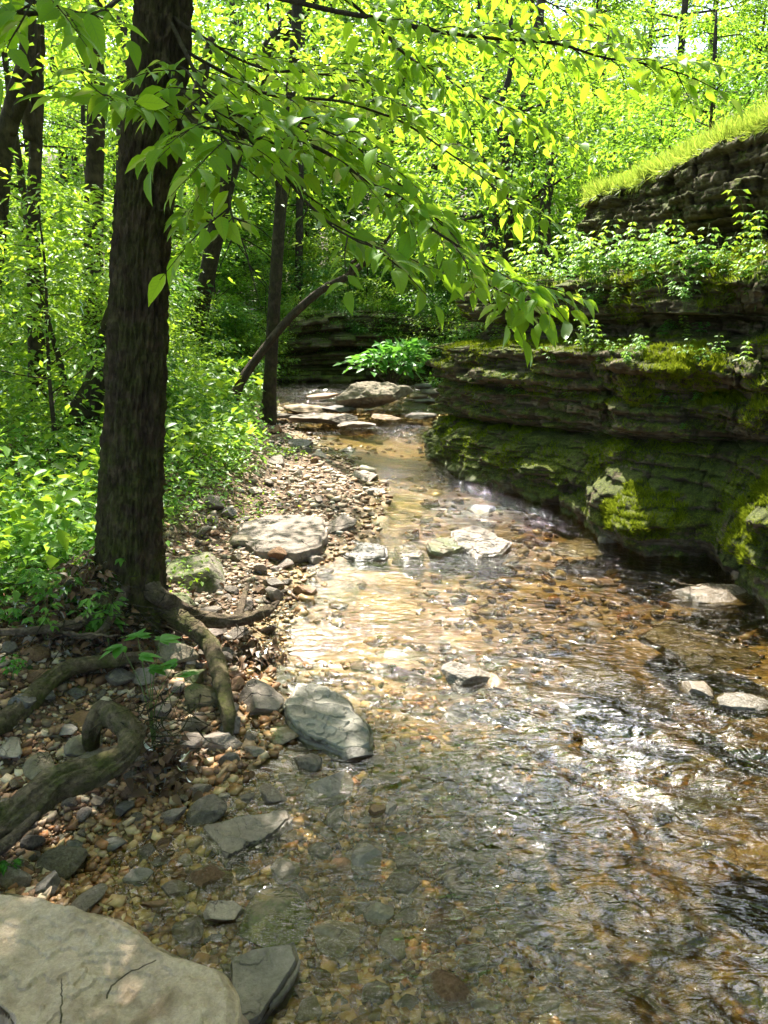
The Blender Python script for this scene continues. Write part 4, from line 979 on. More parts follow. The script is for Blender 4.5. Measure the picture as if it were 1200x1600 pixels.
PH = {'tall_c': (12, 3.3, 2.8), 'bush_b': (1.8, 1.2, 0), 'tall_a': (13, 3.3, 3.0), 'tall_b': (11, 2.9, 2.2), 'under_a': (5.5, 2.2, .6), 'under_b': (4.2, 1.9, .4), 'bush': (2.0, 1.3, 0)}
def shades(kind, x, y, sc):
    h, cr, zc = PH[kind]; z0 = float(height(x, y)); hx, hy = SDIR.x / SDIR.z, SDIR.y / SDIR.z
    for lx, ly, r in LIT + LIT2:
        n2 = hx * hx + hy * hy; t = ((x - lx) * hx + (y - ly) * hy) / n2
        if t < 0: continue
        if math.hypot(lx + hx * t - x, ly + hy * t - y) < cr * sc + r * .5 and t < z0 + h * sc: return True
    return False
def forest(n, kinds, xr, yr, sc, zone_label, cat, group, mind=1.0):
    pts = []; t = 0
    while len(pts) < n and t < 4000:
        t += 1; y = rg.uniform(*yr); x = rg.uniform(xr[0], xr[1]) * (y / yr[1] if xr[2] else 1)
        if blocked(x, y, kinds[0]): continue
        if any((x - a)**2 + (y - b)**2 < mind**2 for a, b in pts): continue
        kd = rg.choice(kinds); s_ = rg.uniform(*sc)
        if shades(kd, x, y, s_): continue
        pxx = 600 + F * x / y
        if y < 12 and 330 < pxx < 680: continue
        if y < 9.5 and pxx > 250 and x < float(xs(y)) + 9 and x > float(xs(y)) - 1.9: continue
        ds = {'tall_a': 'bright leaves', 'tall_b': 'leaning yellow-green crown', 'tall_c': 'broad dark leaves', 'under_a': 'bright leaves', 'under_b': 'darker leaves', 'bush': 'small bright leaves', 'bush_b': 'broad dark leaves'}[kd]
        pts.append((x, y)); put(kd, x, y, s_, rg.uniform(0, 6.3), zone_label + ' with ' + ds, cat, group + ' with ' + ds)
forest(12, ['tall_a', 'tall_b', 'tall_c'], (-18, -2.6, True), (11, 26), (.5, .8), 'slim forest tree standing in the sunlit woods left of the stream', 'tree', 'forest trees in the left woods', 2.0)
forest(34, ['tall_a', 'tall_b', 'tall_c'], (-20, 26, True), (20, 48), (.7, 1.25), 'distant forest tree beyond the head of the stream', 'tree', 'distant forest trees beyond the stream', 2.4)
forest(12, ['tall_a', 'tall_b', 'tall_c'], (-9, 7, False), (30, 50), (1.1, 1.6), 'distant forest tree beyond the head of the stream', 'tree', 'distant forest trees beyond the stream', 2.0)
forest(10, ['tall_a', 'tall_b', 'tall_c'], (4.2, 16, False), (12, 26), (.45, .65), 'forest tree on the bright slope above the right ledge', 'tree', 'forest trees on the right slope', 2.2)
forest(9, ['under_a', 'under_b'], (-12, -2.6, True), (9.5, 22), (.6, 1.0), 'leafy sapling in the understory left of the stream', 'sapling', 'saplings left of the stream', 1.1)
forest(30, ['under_a', 'under_b'], (-12, 18, True), (15.4, 36), (.8, 1.5), 'leafy sapling behind the far ledge', 'sapling', 'saplings behind the far ledge', 1.4)
forest(16, ['under_a', 'under_b'], (3.7, 10, False), (6.0, 18), (.6, 1.0), 'leafy sapling on the slope above the right ledge', 'sapling', 'saplings above the right ledge', 1.1)
forest(5, ['under_a', 'under_b'], (-7, -2.6, False), (5.2, 9.5), (.5, .75), 'leafy sapling near the left edge behind the big trunk', 'sapling', 'saplings near the left edge', .9)
forest(22, ['bush', 'bush_b'], (-9, -2.2, True), (6, 18), (.5, 1.0), 'low leafy bush on the left bank', 'bush', 'bushes on the left bank', .9)
forest(14, ['bush', 'bush_b'], (-2.5, 4.5, False), (15.2, 19), (.6, 1.0), 'low leafy bush along the top of the far ledge', 'bush', 'bushes on the far ledge', .8)
for i, (px, y, sc) in enumerate([(300, 12.6, .7), (345, 13.2, .75), (385, 13.9, .8), (255, 12.0, .7), (425, 14.2, .55), (405, 12.4, .35), (470, 14.9, .5), (530, 15.1, .5), (590, 15.0, .55), (640, 14.9, .6), (690, 14.3, .7), (720, 13.5, .6), (500, 14.95, .4), (560, 14.9, .35)]):
    x_ = (px - 600) / F * y * 1.03; put(['bush', 'bush_b'][i % 2], x_, y, sc, i * 1.3, 'leafy bush crowding the edge of the far ledge', 'bush', 'bushes crowding the far ledge', z=float(height(x_, y)) + (.25 if y > 14.4 else -.05))
forest(12, ['bush', 'bush_b'], (3.4, 7, False), (6, 13), (.5, .9), 'low leafy bush behind the grassy capstone', 'bush', 'bushes behind the capstone', .8)

# ------------------------------------------------------------------ main tree
def bark_disp(freq, amp, zf, sd):
    def f(th, s, r):
        x = np.cos(th) * freq; y = np.sin(th) * freq
        a = fbm(x, y, s * zf, 4, sd, .6); rid = 1 - np.abs(fbm(x * 1.3, y * 1.3, s * zf * .8, 3, sd + 5)) * 2
        return amp * (a + .9 * rid - .6) + amp * 1.2 * fbm(x * .25, y * .25, s * 1.2, 2, sd + 9)
    return f
tb = np.array([-1.12, 3.22]); TZ = float(height(tb[0], tb[1]))
YT = 3.3
tp = [PY(196, 985, 3.28), PY(200, 890, 3.28), PY(205, 760, 3.28), PY(212, 600, 3.3), PY(220, 400, 3.34), PY(240, 200, 3.4), PY(256, 0, 3.46), PY(266, -180, 3.5), PY(300, -900, 3.6), PY(310, -1600, 3.7)]
tr_r = [.24, .150, .124, .116, .110, .106, .104, .10, .085, .05]
tp = np.array(tp); base = np.array([tp[0][0], tp[0][1], TZ])
main_tree = empty('tree', base)
tag(main_tree, 'dark thick-barked tree in the left foreground with low leafy branches reaching over the stream', 'tree')
pts = spline(tp, 620); rr = spline(np.array(tr_r)[:, None], 620)[:, 0]
v, f, t3 = tube(pts - base, rr, 150, True, bark_disp(11.0, .017, 16, 101))
mesh('trunk', v, [f, t3], MAT['bark'], main_tree)

# roots of the main tree
def root_obj(name, pix, rad, mat, parent=None, nseg=28, n=90, sd=5, knots=.25, label=None, cat=None):
    p = np.array([P(a, b, z) for a, b, z in pix]); p = spline(p, n); r = spline(np.array(rad)[:, None], n)[:, 0]
    o0 = base if parent is not None else np.array([*p[n // 2][:2], 0])
    def dp(th, s, rr_):
        tw = th + s * 3.0
        return rr_ * (.12 * (1 - 2 * np.abs(fbm(np.cos(tw) * 7, np.sin(tw) * 7, s * 9, 3, sd + 8))) + .22 * (1 - 2 * np.abs(fbm(np.cos(tw) * 2.2, np.sin(tw) * 2.2, s * 3, 3, sd))) - .05 + knots * .9 * fbm(np.cos(th), np.sin(th), s * 9, 3, sd + 3) + .12 * fbm(np.cos(tw) * 6, np.sin(tw) * 6, s * 12, 2, sd + 5))
    v, f, t3 = tube(p - o0, r, nseg, True, dp); o = mesh(name, v, [f, t3], MAT[mat], parent)
    if parent is None: o.location = o0; tag(o, label, cat)
    return o
root_obj('root', [(203, 893, .42), (246, 930, .37), (290, 955, .26), (330, 970, .20), (380, 968, .17), (415, 955, .16), (435, 940, .17)], [.045, .036, .028, .026, .026, .022, .008], 'root_wood', main_tree, sd=7, knots=.6)
root_obj('root', [(370, 968, .18), (378, 945, .20), (385, 920, .22), (392, 905, .24)], [.018, .014, .010, .004], 'root_wood', main_tree, sd=8)
root_obj('root', [(212, 905, .38), (275, 962, .27), (305, 985, .22), (330, 1010, .17), (345, 1060, .15), (355, 1110, .12), (358, 1150, .05)], [.04, .038, .033, .030, .030, .026, .014], 'root_moss', main_tree, sd=9)
root_obj('root', [(200, 905, .40), (130, 968, .37), (100, 978, .36), (50, 985, .36), (-40, 990, .36)], [.03, .020, .018, .014, .012], 'root_wood', main_tree, sd=10)
root_obj('root', [(200, 915, .42), (160, 985, .34), (120, 992, .30), (80, 985, .31)], [.02, .012, .009, .006], 'root_wood', main_tree, sd=12)
root_obj('root', [(240, 1022, .21), (190, 1030, .22), (120, 1040, .24), (80, 1062, .225), (40, 1100, .20), (0, 1130, .19), (-60, 1160, .2)], [.012, .022, .026, .030, .034, .036, .036], 'root_moss', main_tree, sd=13)
# the curled mossy root
root_obj('curled_root', [(-90, 1400, .13), (-30, 1320, .14), (30, 1268, .17), (90, 1225, .19), (150, 1205, .18), (195, 1180, .19), (205, 1145, .21), (182, 1120, .24), (160, 1116, .22), (146, 1135, .2), (142, 1160, .12), (150, 1180, .04)],
         [.052, .050, .046, .043, .039, .036, .034, .037, .035, .030, .024, .014], 'root_moss', sd=14, n=150, nseg=48, knots=.5, label='thick curled mossy root arching over the stones on the near bank', cat='root')
root_obj('driftwood_stick', [(-20, 1340, .14), (20, 1310, .16), (60, 1270, .18)], [.016, .014, .008], 'root_wood', sd=15, label='thin dead stick under the curled root at the left edge', cat='stick')

def rootlets():
    g = np.random.default_rng(77); mb = MB()
    for (px, py, z, sp, n) in [(250, 1120, .22, .09, 55), (150, 930, .45, .2, 60), (405, 965, .16, .07, 30), (240, 960, .32, .1, 30)]:
        c = P(px, py, z)
        for k in range(n):
            p0 = c + g.normal(0, sp, 3) * [1, .8, .35]; d = g.normal(0, 1, 3) * [1, .8, .35] - [0, 0, .4]; L = g.uniform(.06, .22)
            add_tube(mb, spline([p0, p0 + d * L * .4 + g.normal(0, .015, 3), p0 + d * L * .8 + g.normal(0, .03, 3)], 7) - base, np.linspace(g.uniform(.0015, .004), .0006, 7), 4)
    tag(mb.build('rootlets', MAT['bark_dark'], main_tree), kind='stuff')
rootlets()
# ---- near branches with large leaves
def branch_spray(parent, pts, r0, r1, leaf_from, leaf_n, lsize, seed, twig_n=10, twig_len=.45, origin=base, leafm='leaf_near', ltwig=7):
    """a main branch with side twigs carrying alternate leaves; returns nothing, adds two parts"""
    g = np.random.default_rng(seed); wood = MB(); P3 = spline(np.array(pts), 40)
    P3[:, 2] += .02 * fbm(np.linspace(0, 6, 40), 0, 0, 2, seed)
    add_tube(wood, P3 - origin, np.linspace(r0 * .62, r1 * .7, 40), 7)
    pos, dr = [], []
    T = nrm(np.gradient(P3, axis=0))
    def twig(p0, d0, L, m, r):
        d0 = nrm(d0); sag = np.array([0, 0, -.14]) * L
        tp_ = spline([p0, p0 + d0 * L * .5 + g.normal(0, .03, 3) * L, p0 + d0 * L + sag], 10)
        add_tube(wood, tp_ - origin, np.linspace(r, .0008, 10), 4)
        tt = nrm(np.gradient(tp_, axis=0))
        for j in range(m):
            q = .15 + .85 * j / (m - 1); k = min(8, int(q * 9)); p = tp_[k] + (tp_[min(k + 1, 9)] - tp_[k]) * (q * 9 - k if k < 9 else 0)
            sd_ = nrm(np.cross(tt[k], [0, 0, 1.0])) * (1 if j % 2 else -1)
            d = tt[k] * g.uniform(.45, .9) + sd_ * g.uniform(.6, 1.0); 
            if j == m - 1: d = tt[k]
            d = d + [0, 0, -g.uniform(-.2, .42)]
            pos.append(p); dr.append(d)
    for i in range(twig_n):
        q = leaf_from + (1 - leaf_from) * (i + g.random() * .8) / twig_n; k = int(q * 39); sd_ = nrm(np.cross(T[k], [0, 0, 1.0])) * (1 if i % 2 else -1)
        d = T[k] * g.uniform(.5, 1.0) + sd_ * g.uniform(.5, 1.1) + [0, 0, g.uniform(-.25, .25)]
        if i % 3 == 0: twig(P3[k], T[k] * .8 - sd_ * .8, twig_len * g.uniform(.4, .8), 5, .002)
        twig(P3[k], d, twig_len * g.uniform(.6, 1.25) * (1.15 - .5 * q), ltwig + 2, .003)
    twig(P3[-1], T[-1], twig_len * .5, 5, r1)
    for j in range(leaf_n):
        q = leaf_from + (1 - leaf_from) * g.random(); k = int(q * 39); sd_ = nrm(np.cross(T[k], [0, 0, 1.0])) * (1 if j % 2 else -1)
        pos.append(P3[k]); dr.append(T[k] * .5 + sd_ + [0, 0, -g.uniform(-.1, .6)])
    pos = np.array(pos); dr = nrm(np.array(dr)); n = len(pos)
    sz = g.uniform(.55, 1.1, n) * lsize * .85; up = np.tile([0., 0, 1], (n, 1)) + g.normal(0, .38, (n, 3))
    q_ = pos - [0, 0, CAM_Z]; vz = q_[:, 1] * cos(PITCH) - q_[:, 2] * sin(PITCH); ppx = 600 + F * q_[:, 0] / vz; ppy = 800 - F * (q_[:, 1] * sin(PITCH) + q_[:, 2] * cos(PITCH)) / vz
    kp = ~(((ppx > 385) & (ppx < 475) & (ppy > 270)) | ((ppx < 390) & (ppy > 430)) | ((ppx < 475) & (ppy > 360) & (ppx > 300)))
    pos, dr, sz, up = pos[kp], dr[kp], sz[kp], up[kp]; n = len(pos)
    pet = .12 * sz[:, None] * dr
    V, Fc = leaf_geo(pos + pet, dr, nrm(up), sz, True, .44, .3, .35)
    for k in range(n):
        add_tube(wood, np.array([pos[k], pos[k] + pet[k]]) - origin, [.0012, .001], 3)
    wood.build('branch', MAT['twig'], parent); set_luv(mesh('leaves', V - origin, Fc, MAT[leafm], parent), n)
BR = [
 # pixel x, pixel y, distance
 ([(262, 30, 3.4), (330, 150, 3.0), (430, 260, 2.75), (520, 350, 2.6), (600, 400, 2.5)], .014, .003, .12, 10, .125, 12, .42),
 ([(258, 110, 3.4), (350, 200, 2.9), (480, 230, 2.8), (590, 290, 2.8), (690, 375, 2.7), (780, 425, 2.65), (830, 455, 2.6)], .015, .003, .2, 10, .115, 15, .36),
 ([(255, 170, 3.35), (300, 190, 2.9), (360, 230, 2.6), (360, 320, 2.5), (385, 400, 2.45)], .010, .003, .1, 8, .12, 8, .32),
 ([(250, 150, 3.3), (230, 165, 3.0), (190, 160, 2.7), (140, 130, 2.5)], .008, .002, .2, 4, .12, 5, .25),
 ([(262, 60, 3.4), (400, 140, 3.3), (560, 160, 3.4), (700, 240, 3.4), (800, 320, 3.4)], .012, .003, .2, 8, .11, 14, .42),
 ([(264, -60, 3.45), (430, 0, 3.2), (600, 30, 3.1), (720, 60, 3.1), (850, 72, 3.1), (980, 92, 3.1), (1070, 112, 3.1)], .018, .003, .3, 8, .10, 17, .34),
 ([(264, -120, 3.5), (420, -60, 3.3), (560, 10, 3.3), (650, 100, 3.3), (760, 160, 3.3), (850, 200, 3.3)], .014, .003, .3, 6, .10, 14, .38),
 ([(266, -200, 3.5), (460, -190, 3.6), (640, -110, 3.7), (800, -20, 3.8), (930, 40, 3.9)], .016, .003, .3, 6, .10, 14, .42),
 ([(250, 330, 3.25), (300, 330, 3.1), (360, 370, 3.0), (400, 430, 2.95)], .006, .002, .2, 4, .11, 5, .25),
 ([(262, 20, 3.4), (330, 70, 3.3), (420, 110, 3.5), (520, 120, 3.7), (640, 170, 3.9)], .012, .003, .2, 8, .11, 12, .4),
 ([(264, -80, 3.4), (200, -20, 3.0), (150, 20, 2.8), (90, 15, 2.6), (0, 12, 2.5), (-60, 20, 2.5)], .016, .007, .3, 2, .12, 6, .3),
 ([(264, -150, 3.4), (180, -140, 2.7), (90, -60, 2.4), (30, 40, 2.2)], .010, .003, .4, 3, .12, 6, .3),
 ([(255, 140, 3.4), (330, 170, 3.0), (420, 185, 2.9), (540, 225, 2.9), (640, 300, 2.9)], .010, .003, .1, 12, .12, 13, .40),
 ([(256, 90, 3.4), (300, 120, 3.0), (340, 190, 2.8), (350, 260, 2.7)], .008, .003, .1, 8, .12, 8, .34),
 ([(600, 300, 2.8), (680, 340, 2.75), (760, 440, 2.7), (790, 480, 2.7)], .005, .002, .0, 4, .115, 7, .3),
 ([(266, -250, 3.5), (420, -330, 4.2), (620, -240, 5.2), (760, -100, 5.6), (860, 60, 5.8), (900, 180, 5.8)], .02, .004, .35, 4, .09, 16, .55),
]
for i, (pp, r0, r1, lf, ln, ls, tn, tl) in enumerate(BR):
    branch_spray(main_tree, [PY(*q) for q in pp], r0, r1, lf, ln, ls, 200 + i, tn, tl)

# ---- overhead leaves added over the main tree and unseen neighbours, shaped for dappled shade
def sun_hit(V, z0=0.0):
    t = (V[:, 2] - z0) / SDIR.z; return V[:, 0] - SDIR.x * t, V[:, 1] - SDIR.y * t
def keep_mask(V):  # openings cut in the leaves so sun reaches chosen patches
    gx_, gy_ = sun_hit(V); k = np.ones(len(V), bool)
    for x, y, r in LIT: k &= ((gx_ - x)**2 + (gy_ - y)**2) > ((r + .10) * (1 + .35 * vnoise(gx_ * 4, gy_ * 4, 0, 8)))**2
    # lit moss on the near boulder, the shelf and the grass on top of the ledge
    for px, py, yy, r in ((1010, 790, 4.9, .32), (1050, 560, 5.2, .42), (1150, 600, 4.6, .35), (850, 420, 7.2, .5), (950, 430, 6.6, .4), (1100, 330, 5.6, .25)):
        c = PY(px, py, yy); a, b = sun_hit(V, c[2]); k &= (a - c[0])**2 + (b - c[1])**2 > r**2
    a, b = sun_hit(V, 2.8); k &= ~((a > 1.9) & (a < 4.2) & (b > 4.2) & (b < 10.5))
    return k
def shade_canopy(name_parent, n, box, size, seed, thr, origin, leafm='leaf_mid'):  # unseen leaves added overhead to shade, with gaps for chosen sun patches
    g = np.random.default_rng(seed); lo, hi = np.array(box[0]), np.array(box[1])
    p = lo + (hi - lo) * g.random((n, 3))
    dens = fbm(p[:, 0] * .55, p[:, 1] * .55, p[:, 2] * .8, 3, seed)
    p = p[(dens > thr)]; p = p[keep_mask(p)]
    # stay out of the photograph's own view
    dd = p - [0, 0, CAM_Z]; vz = dd[:, 1] * cos(PITCH) - dd[:, 2] * sin(PITCH); up = dd[:, 1] * sin(PITCH) + dd[:, 2] * cos(PITCH)
    vis = (vz > 0) & (np.abs(dd[:, 0]) < vz * .56) & (up < vz * .70)
    p = p[~vis]; m = len(p); d = g.normal(size=(m, 3)) * [1, 1, .3]
    V, Fc = leaf_geo(p, d, frame_noise(g, m, .5), g.uniform(.7, 1.3, m) * size, False, .55, .3, .2)
    return mesh('crown', V - origin, Fc, MAT[leafm], name_parent, smooth=False)
shade_canopy(main_tree, 22000, ((-5, -1, 4.6), (1.6, 7.0, 7.5)), .16, 301, .08, base)
shade_canopy(main_tree, 2600, ((-2.8, 3.0, 4.6), (-.1, 6.0, 6.0)), .16, 302, -9, base)  # extra unseen leaf cluster added to shade the pale slab
def unseen_shade_tree(x, y, h, r, label, seed, box, n, thr):  # tree outside the view, added for the shade of its leaves
    z = float(height(x, y)); o = np.array([x, y, z]); e = empty('tree', o); tag(e, label, 'tree')
    mb = MB(); g = np.random.default_rng(seed)
    tp_ = spline([[0, 0, -.3], [.1, .05, h * .4], [-.1, .2, h * .75], [.1, .1, h]], 24); add_tube(mb, tp_, np.linspace(r, r * .3, 24), 14)
    for k in range(12):
        q = .45 + .5 * k / 12; p0 = tp_[int(q * 23)]; tgt = np.array([g.uniform(box[0][i], box[1][i]) for i in range(3)]) - o
        add_tube(mb, spline([p0, (p0 + tgt) / 2 + [0, 0, .4], tgt], 8), np.linspace(r * .35, .01, 8), 5)
    mb.build('trunk', MAT['bark_dark'], e); shade_canopy(e, n, box, .17, seed, thr, o); return e
unseen_shade_tree(4.9, 2.2, 9, .18, 'unseen tree added for shade on top of the ledge beyond the right frame edge', 311, ((.8, -3, 5.2), (6.0, 5.6, 8.4)), 22000, .0)
unseen_shade_tree(-5.6, 2.4, 9, .16, 'unseen tree added for shade on the left bank beyond the left frame edge', 312, ((-10, -2, 4.6), (-2.0, 17, 9)), 38000, .09)
unseen_shade_tree(-1.5, -3.0, 9, .16, 'unseen tree added for shade on the bank behind the viewpoint', 313, ((-7, -7.5, 4.0), (5, -.8, 8.5)), 22000, .0)

# ------------------------------------------------------------------ other trees in view
def hero_tree(label, pix, rad, bark, sd, cat='tree', crown=None, branches=(), name='tree', nseg=26, n=120, disp=.006):
    p = np.array([PY(*q) for q in pix]); o0 = np.array([p[0][0], p[0][1], float(height(p[0][0], p[0][1]))]); p = spline(p, n); r = spline(np.array(rad)[:, None], n)[:, 0]
    p[0, 2] = min(p[0, 2], o0[2] - .1)
    e = empty(name, o0); tag(e, label, cat)
    v, f, t3 = tube(p - o0, r, nseg, True, bark_disp(3.0, disp, 9, sd)); mesh('trunk', v, [f, t3], MAT[bark], e)
    for bp, br in branches:
        q = spline(np.array([PY(*w) for w in bp]), 30); q = q + .03 * np.stack([fbm(np.linspace(0, 8, 30), k, 0, 3, sd + k) for k in range(3)], -1)
        mb = MB(); add_tube(mb, q - o0, np.linspace(br, br * .3, 30), 8); mb.build('branch', MAT[bark], e)
    if crown:
        for (cx, cyy, d, rad_, nl, ls, lm) in crown:
            c = PY(cx, cyy, d); g = np.random.default_rng(sd + int(cx)); m = max(4, nl // 9)
            cc = c + g.normal(0, 1, (m, 3)) * [rad_, rad_, rad_ * .55]; cd = nrm(cc - p[len(p) // 2])
            km = keep_mask(cc + [0, 0, 0]); cc, cd = cc[km], cd[km]
            if len(cc) < 3: continue
            V, Fc = crown_leaves(cc, cd, 9, .13, ls, sd + 3); mesh('crown', V - o0, Fc, MAT[lm], e, smooth=False)
    return e
hero_tree('second dark slim tree standing upright at the upper end of the gravel bar', [(418, 672, 10.3), (422, 600, 10.3), (428, 480, 10.3), (438, 330, 10.3), (448, 200, 10.4), (462, 60, 10.5), (470, -150, 10.7)],
          [.14, .090, .082, .078, .068, .06, .05], 'bark_dark', 401, crown=[(470, 80, 10.5, 1.0, 2500, .11, 'leaf_mid'), (380, 150, 10.2, .9, 2000, .11, 'leaf_mid')],
          branches=[([(440, 300, 10.3), (400, 240, 10.1), (350, 200, 10.0)], .03), ([(446, 220, 10.4), (520, 150, 10.3), (600, 100, 10.2)], .03)])
hero_tree('slanting thin tree crossing behind the second dark tree', [(355, 650, 9.6), (375, 600, 9.7), (405, 555, 9.8), (450, 500, 9.9), (500, 455, 10.0), (545, 430, 10.1), (590, 390, 10.2), (640, 330, 10.3)],
          [.075, .062, .056, .050, .045, .040, .034, .015], 'bark_far', 402, crown=[(620, 350, 10.3, .6, 1200, .10, 'leaf_mid')], branches=[([(545, 430, 10.1), (560, 400, 10.0), (610, 400, 9.9)], .025)])
hero_tree('dark leaning limb of a tree high above the bar', [(300, 560, 13), (330, 400, 12.6), (370, 220, 12.2), (410, 100, 12), (445, 45, 11.9), (480, 0, 11.8), (540, -120, 11.7)], [.14, .13, .13, .13, .12, .11, .08], 'bark_dark', 403,
          crown=[(400, 40, 12, 1.2, 2200, .11, 'leaf_far')])
hero_tree('dark leaning trunk close behind the big foreground tree', [(128, 650, 6.8), (150, 600, 6.8), (168, 530, 6.9), (195, 450, 7.0), (240, 330, 7.1), (300, 180, 7.3), (330, 60, 7.5)], [.14, .10, .09, .085, .08, .06, .03], 'bark_dark', 404,
          crown=[(320, 100, 7.4, .7, 1500, .10, 'leaf_mid')])
hero_tree('thin dark sapling stem leaning left in the undergrowth', [(110, 640, 7.5), (95, 570, 7.5), (75, 500, 7.5), (60, 430, 7.6), (40, 380, 7.6)], [.03, .026, .024, .02, .01], 'bark_dark', 405, crown=[(60, 400, 7.6, .6, 1500, .09, 'leaf_mid')], cat='sapling', name='sapling')
hero_tree('pale brown forked tree at the far left edge', [(-30, 560, 8.06), (-10, 400, 8.06), (5, 240, 8.06), (25, 150, 8.06), (42, 80, 8.06), (50, -60, 8.06)], [0.118, 0.099, 0.093, 0.087, 0.074, 0.062], 'bark_far', 406, branches=[([(12, 210, 8.06), (45, 130, 7.94), (70, 60, 7.81)], .07)])
hero_tree('twin-stemmed brown tree in the left woods', [(60, 620, 8.68), (55, 480, 8.68), (52, 350, 8.68), (55, 240, 8.68), (58, 150, 8.68), (60, -60, 8.68)], [0.099, 0.081, 0.074, 0.068, 0.062, 0.050], 'bark_far', 407, branches=[([(52, 220, 8.68), (35, 140, 8.56), (45, 80, 8.49)], .09)])
hero_tree('rough reddish trunk between the left edge and the big tree', [(142, 600, 9.30), (145, 450, 9.30), (147, 300, 9.30), (150, 180, 9.30), (152, 60, 9.30), (155, -100, 9.30)], [0.124, 0.112, 0.099, 0.093, 0.087, 0.074], 'bark_far', 408)
hero_tree('grey straight trunk just left of the big tree', [(190, 580, 17), (190, 400, 17), (191, 200, 17), (190, 0, 17)], [.15, .13, .12, .1], 'bark_far', 409)
hero_tree('reddish-brown tree behind the plants of the ledge shelf', [(752, 560, 15.5), (760, 430, 15.5), (768, 370, 15.5), (782, 310, 15.6), (800, 230, 15.8), (830, 120, 16), (850, -40, 16.5)], [.22, .19, .17, .15, .12, .1, .08], 'bark_far', 410,
          branches=[([(780, 320, 15.6), (740, 340, 15.2), (700, 350, 15)], .06)])
hero_tree('dark crooked tree with spreading limbs above the stream bend', [(770, 520, 13.5), (790, 420, 13.5), (796, 340, 13.4), (790, 250, 13.4), (780, 180, 13.5), (800, 90, 13.6), (790, -50, 13.8)], [.10, .085, .075, .06, .05, .04, .03], 'bark_dark', 411,
          branches=[([(795, 350, 13.4), (830, 310, 13), (870, 285, 12.8), (900, 270, 12.6)], .035), ([(792, 300, 13.4), (750, 240, 13.2), (735, 200, 13)], .04), ([(790, 340, 13.4), (730, 330, 13.2), (660, 350, 13)], .03), ([(788, 220, 13.4), (830, 170, 13.2), (900, 150, 13)], .03)],
          crown=[(760, 200, 13.4, 1.2, 2500, .10, 'leaf_far'), (860, 260, 12.8, .9, 1600, .10, 'leaf_far'), (680, 330, 13.1, .8, 1400, .10, 'leaf_far')])
hero_tree('brown snag trunk low behind the capstone', [(850, 420, 14), (852, 330, 14), (860, 270, 14), (864, 235, 14)], [.12, .10, .09, .07], 'bark_far', 412)
hero_tree('dark mossy trunk leaning in the centre background', [(600, 480, 18), (640, 330, 18), (700, 240, 18), (745, 200, 18), (780, 150, 18), (820, 60, 18)], [.17, .15, .14, .13, .1, .07], 'bark_dark', 413, branches=[([(640, 330, 18), (610, 200, 17.8), (600, 150, 17.7)], .08)])
hero_tree('thin straight grey tree above the far ledge', [(465, 520, 17), (468, 350, 17), (470, 180, 17), (472, 50, 17), (474, -60, 17)], [.09, .08, .07, .06, .05], 'bark_far', 414)

# ------------------------------------------------------------------ undergrowth
def herb_proto(seed, h, nst, nl, ls, palmate=False, mat='leaf_herb', stemr=.002, spread=.5, name='plant', hi=False):
    g = np.random.default_rng(seed); mb = MB(); pos, dr = [], []
    for s in range(nst):
        az = g.uniform(0, 2 * pi); ln = np.array([cos(az), sin(az), 0]) * spread * g.uniform(.2, 1) * h
        hh = h * g.uniform(.65, 1.05); p = spline([[0, 0, -.02], ln * .3 + [0, 0, hh * .55], ln + [0, 0, hh]], 9); add_tube(mb, p, np.linspace(stemr, stemr * .4, 9), 4)
        for j in range(nl):
            q = .3 + .7 * (j + .5) / nl; k = min(7, int(q * 8)); p0 = p[k]
            a0 = g.uniform(0, pi) + j * 1.57
            for sgn in (0, pi):
                a = a0 + sgn; d = np.array([cos(a), sin(a), g.uniform(-.1, .35)])
                pl = ls * .55; add_tube(mb, np.array([p0, p0 + d * pl]), [stemr * .5, stemr * .3], 3)
                if palmate:
                    for b in (-.9, -.45, 0, .45, .9):
                        pos.append(p0 + d * pl); dr.append([cos(a + b), sin(a + b), -.15])
                else:
                    for b in (-.8, 0, .8):
                        pos.append(p0 + d * pl * (1 + .2 * (b == 0))); dr.append([cos(a + b), sin(a + b), -.1 - .3 * g.random()])
    pos = np.array(pos); dr = nrm(np.array(dr)); n = len(pos)
    V, Fc = leaf_geo(pos, dr, frame_noise(g, n, .25), g.uniform(.7, 1.15, n) * ls, hi, .5, .25, .25)
    e = empty(name); mb.build('stem', MAT['twig_green'], e); mesh('leaves', V, Fc, MAT[mat], e); return e
m, nt, out = M('twig_green'); k_ = NT(nt); k_.l(k_.pbr((.10, .15, .035), .7, None, .3), out.inputs[0]); MAT['twig_green'] = m
HP = [herb_proto(600 + i, .28 + .06 * i, 3 + i % 2, 4, .055, mat='leaf_herb') for i in range(3)]
HP += [herb_proto(610, .45, 2, 6, .06, mat='leaf_mid'), herb_proto(611, .22, 4, 3, .045, mat='leaf_shrub')]
hused = set()
def put_herb(i, loc, sc, rz, label, group=None, cat='plant'):
    o = HP[i]
    if i in hused: o = copy_tree(o)
    hused.add(i); o.location = loc; o.scale = (sc,) * 3; o.rotation_euler = (0, 0, rz); tag(o, label, cat, group); return o
rg = random.Random(21)
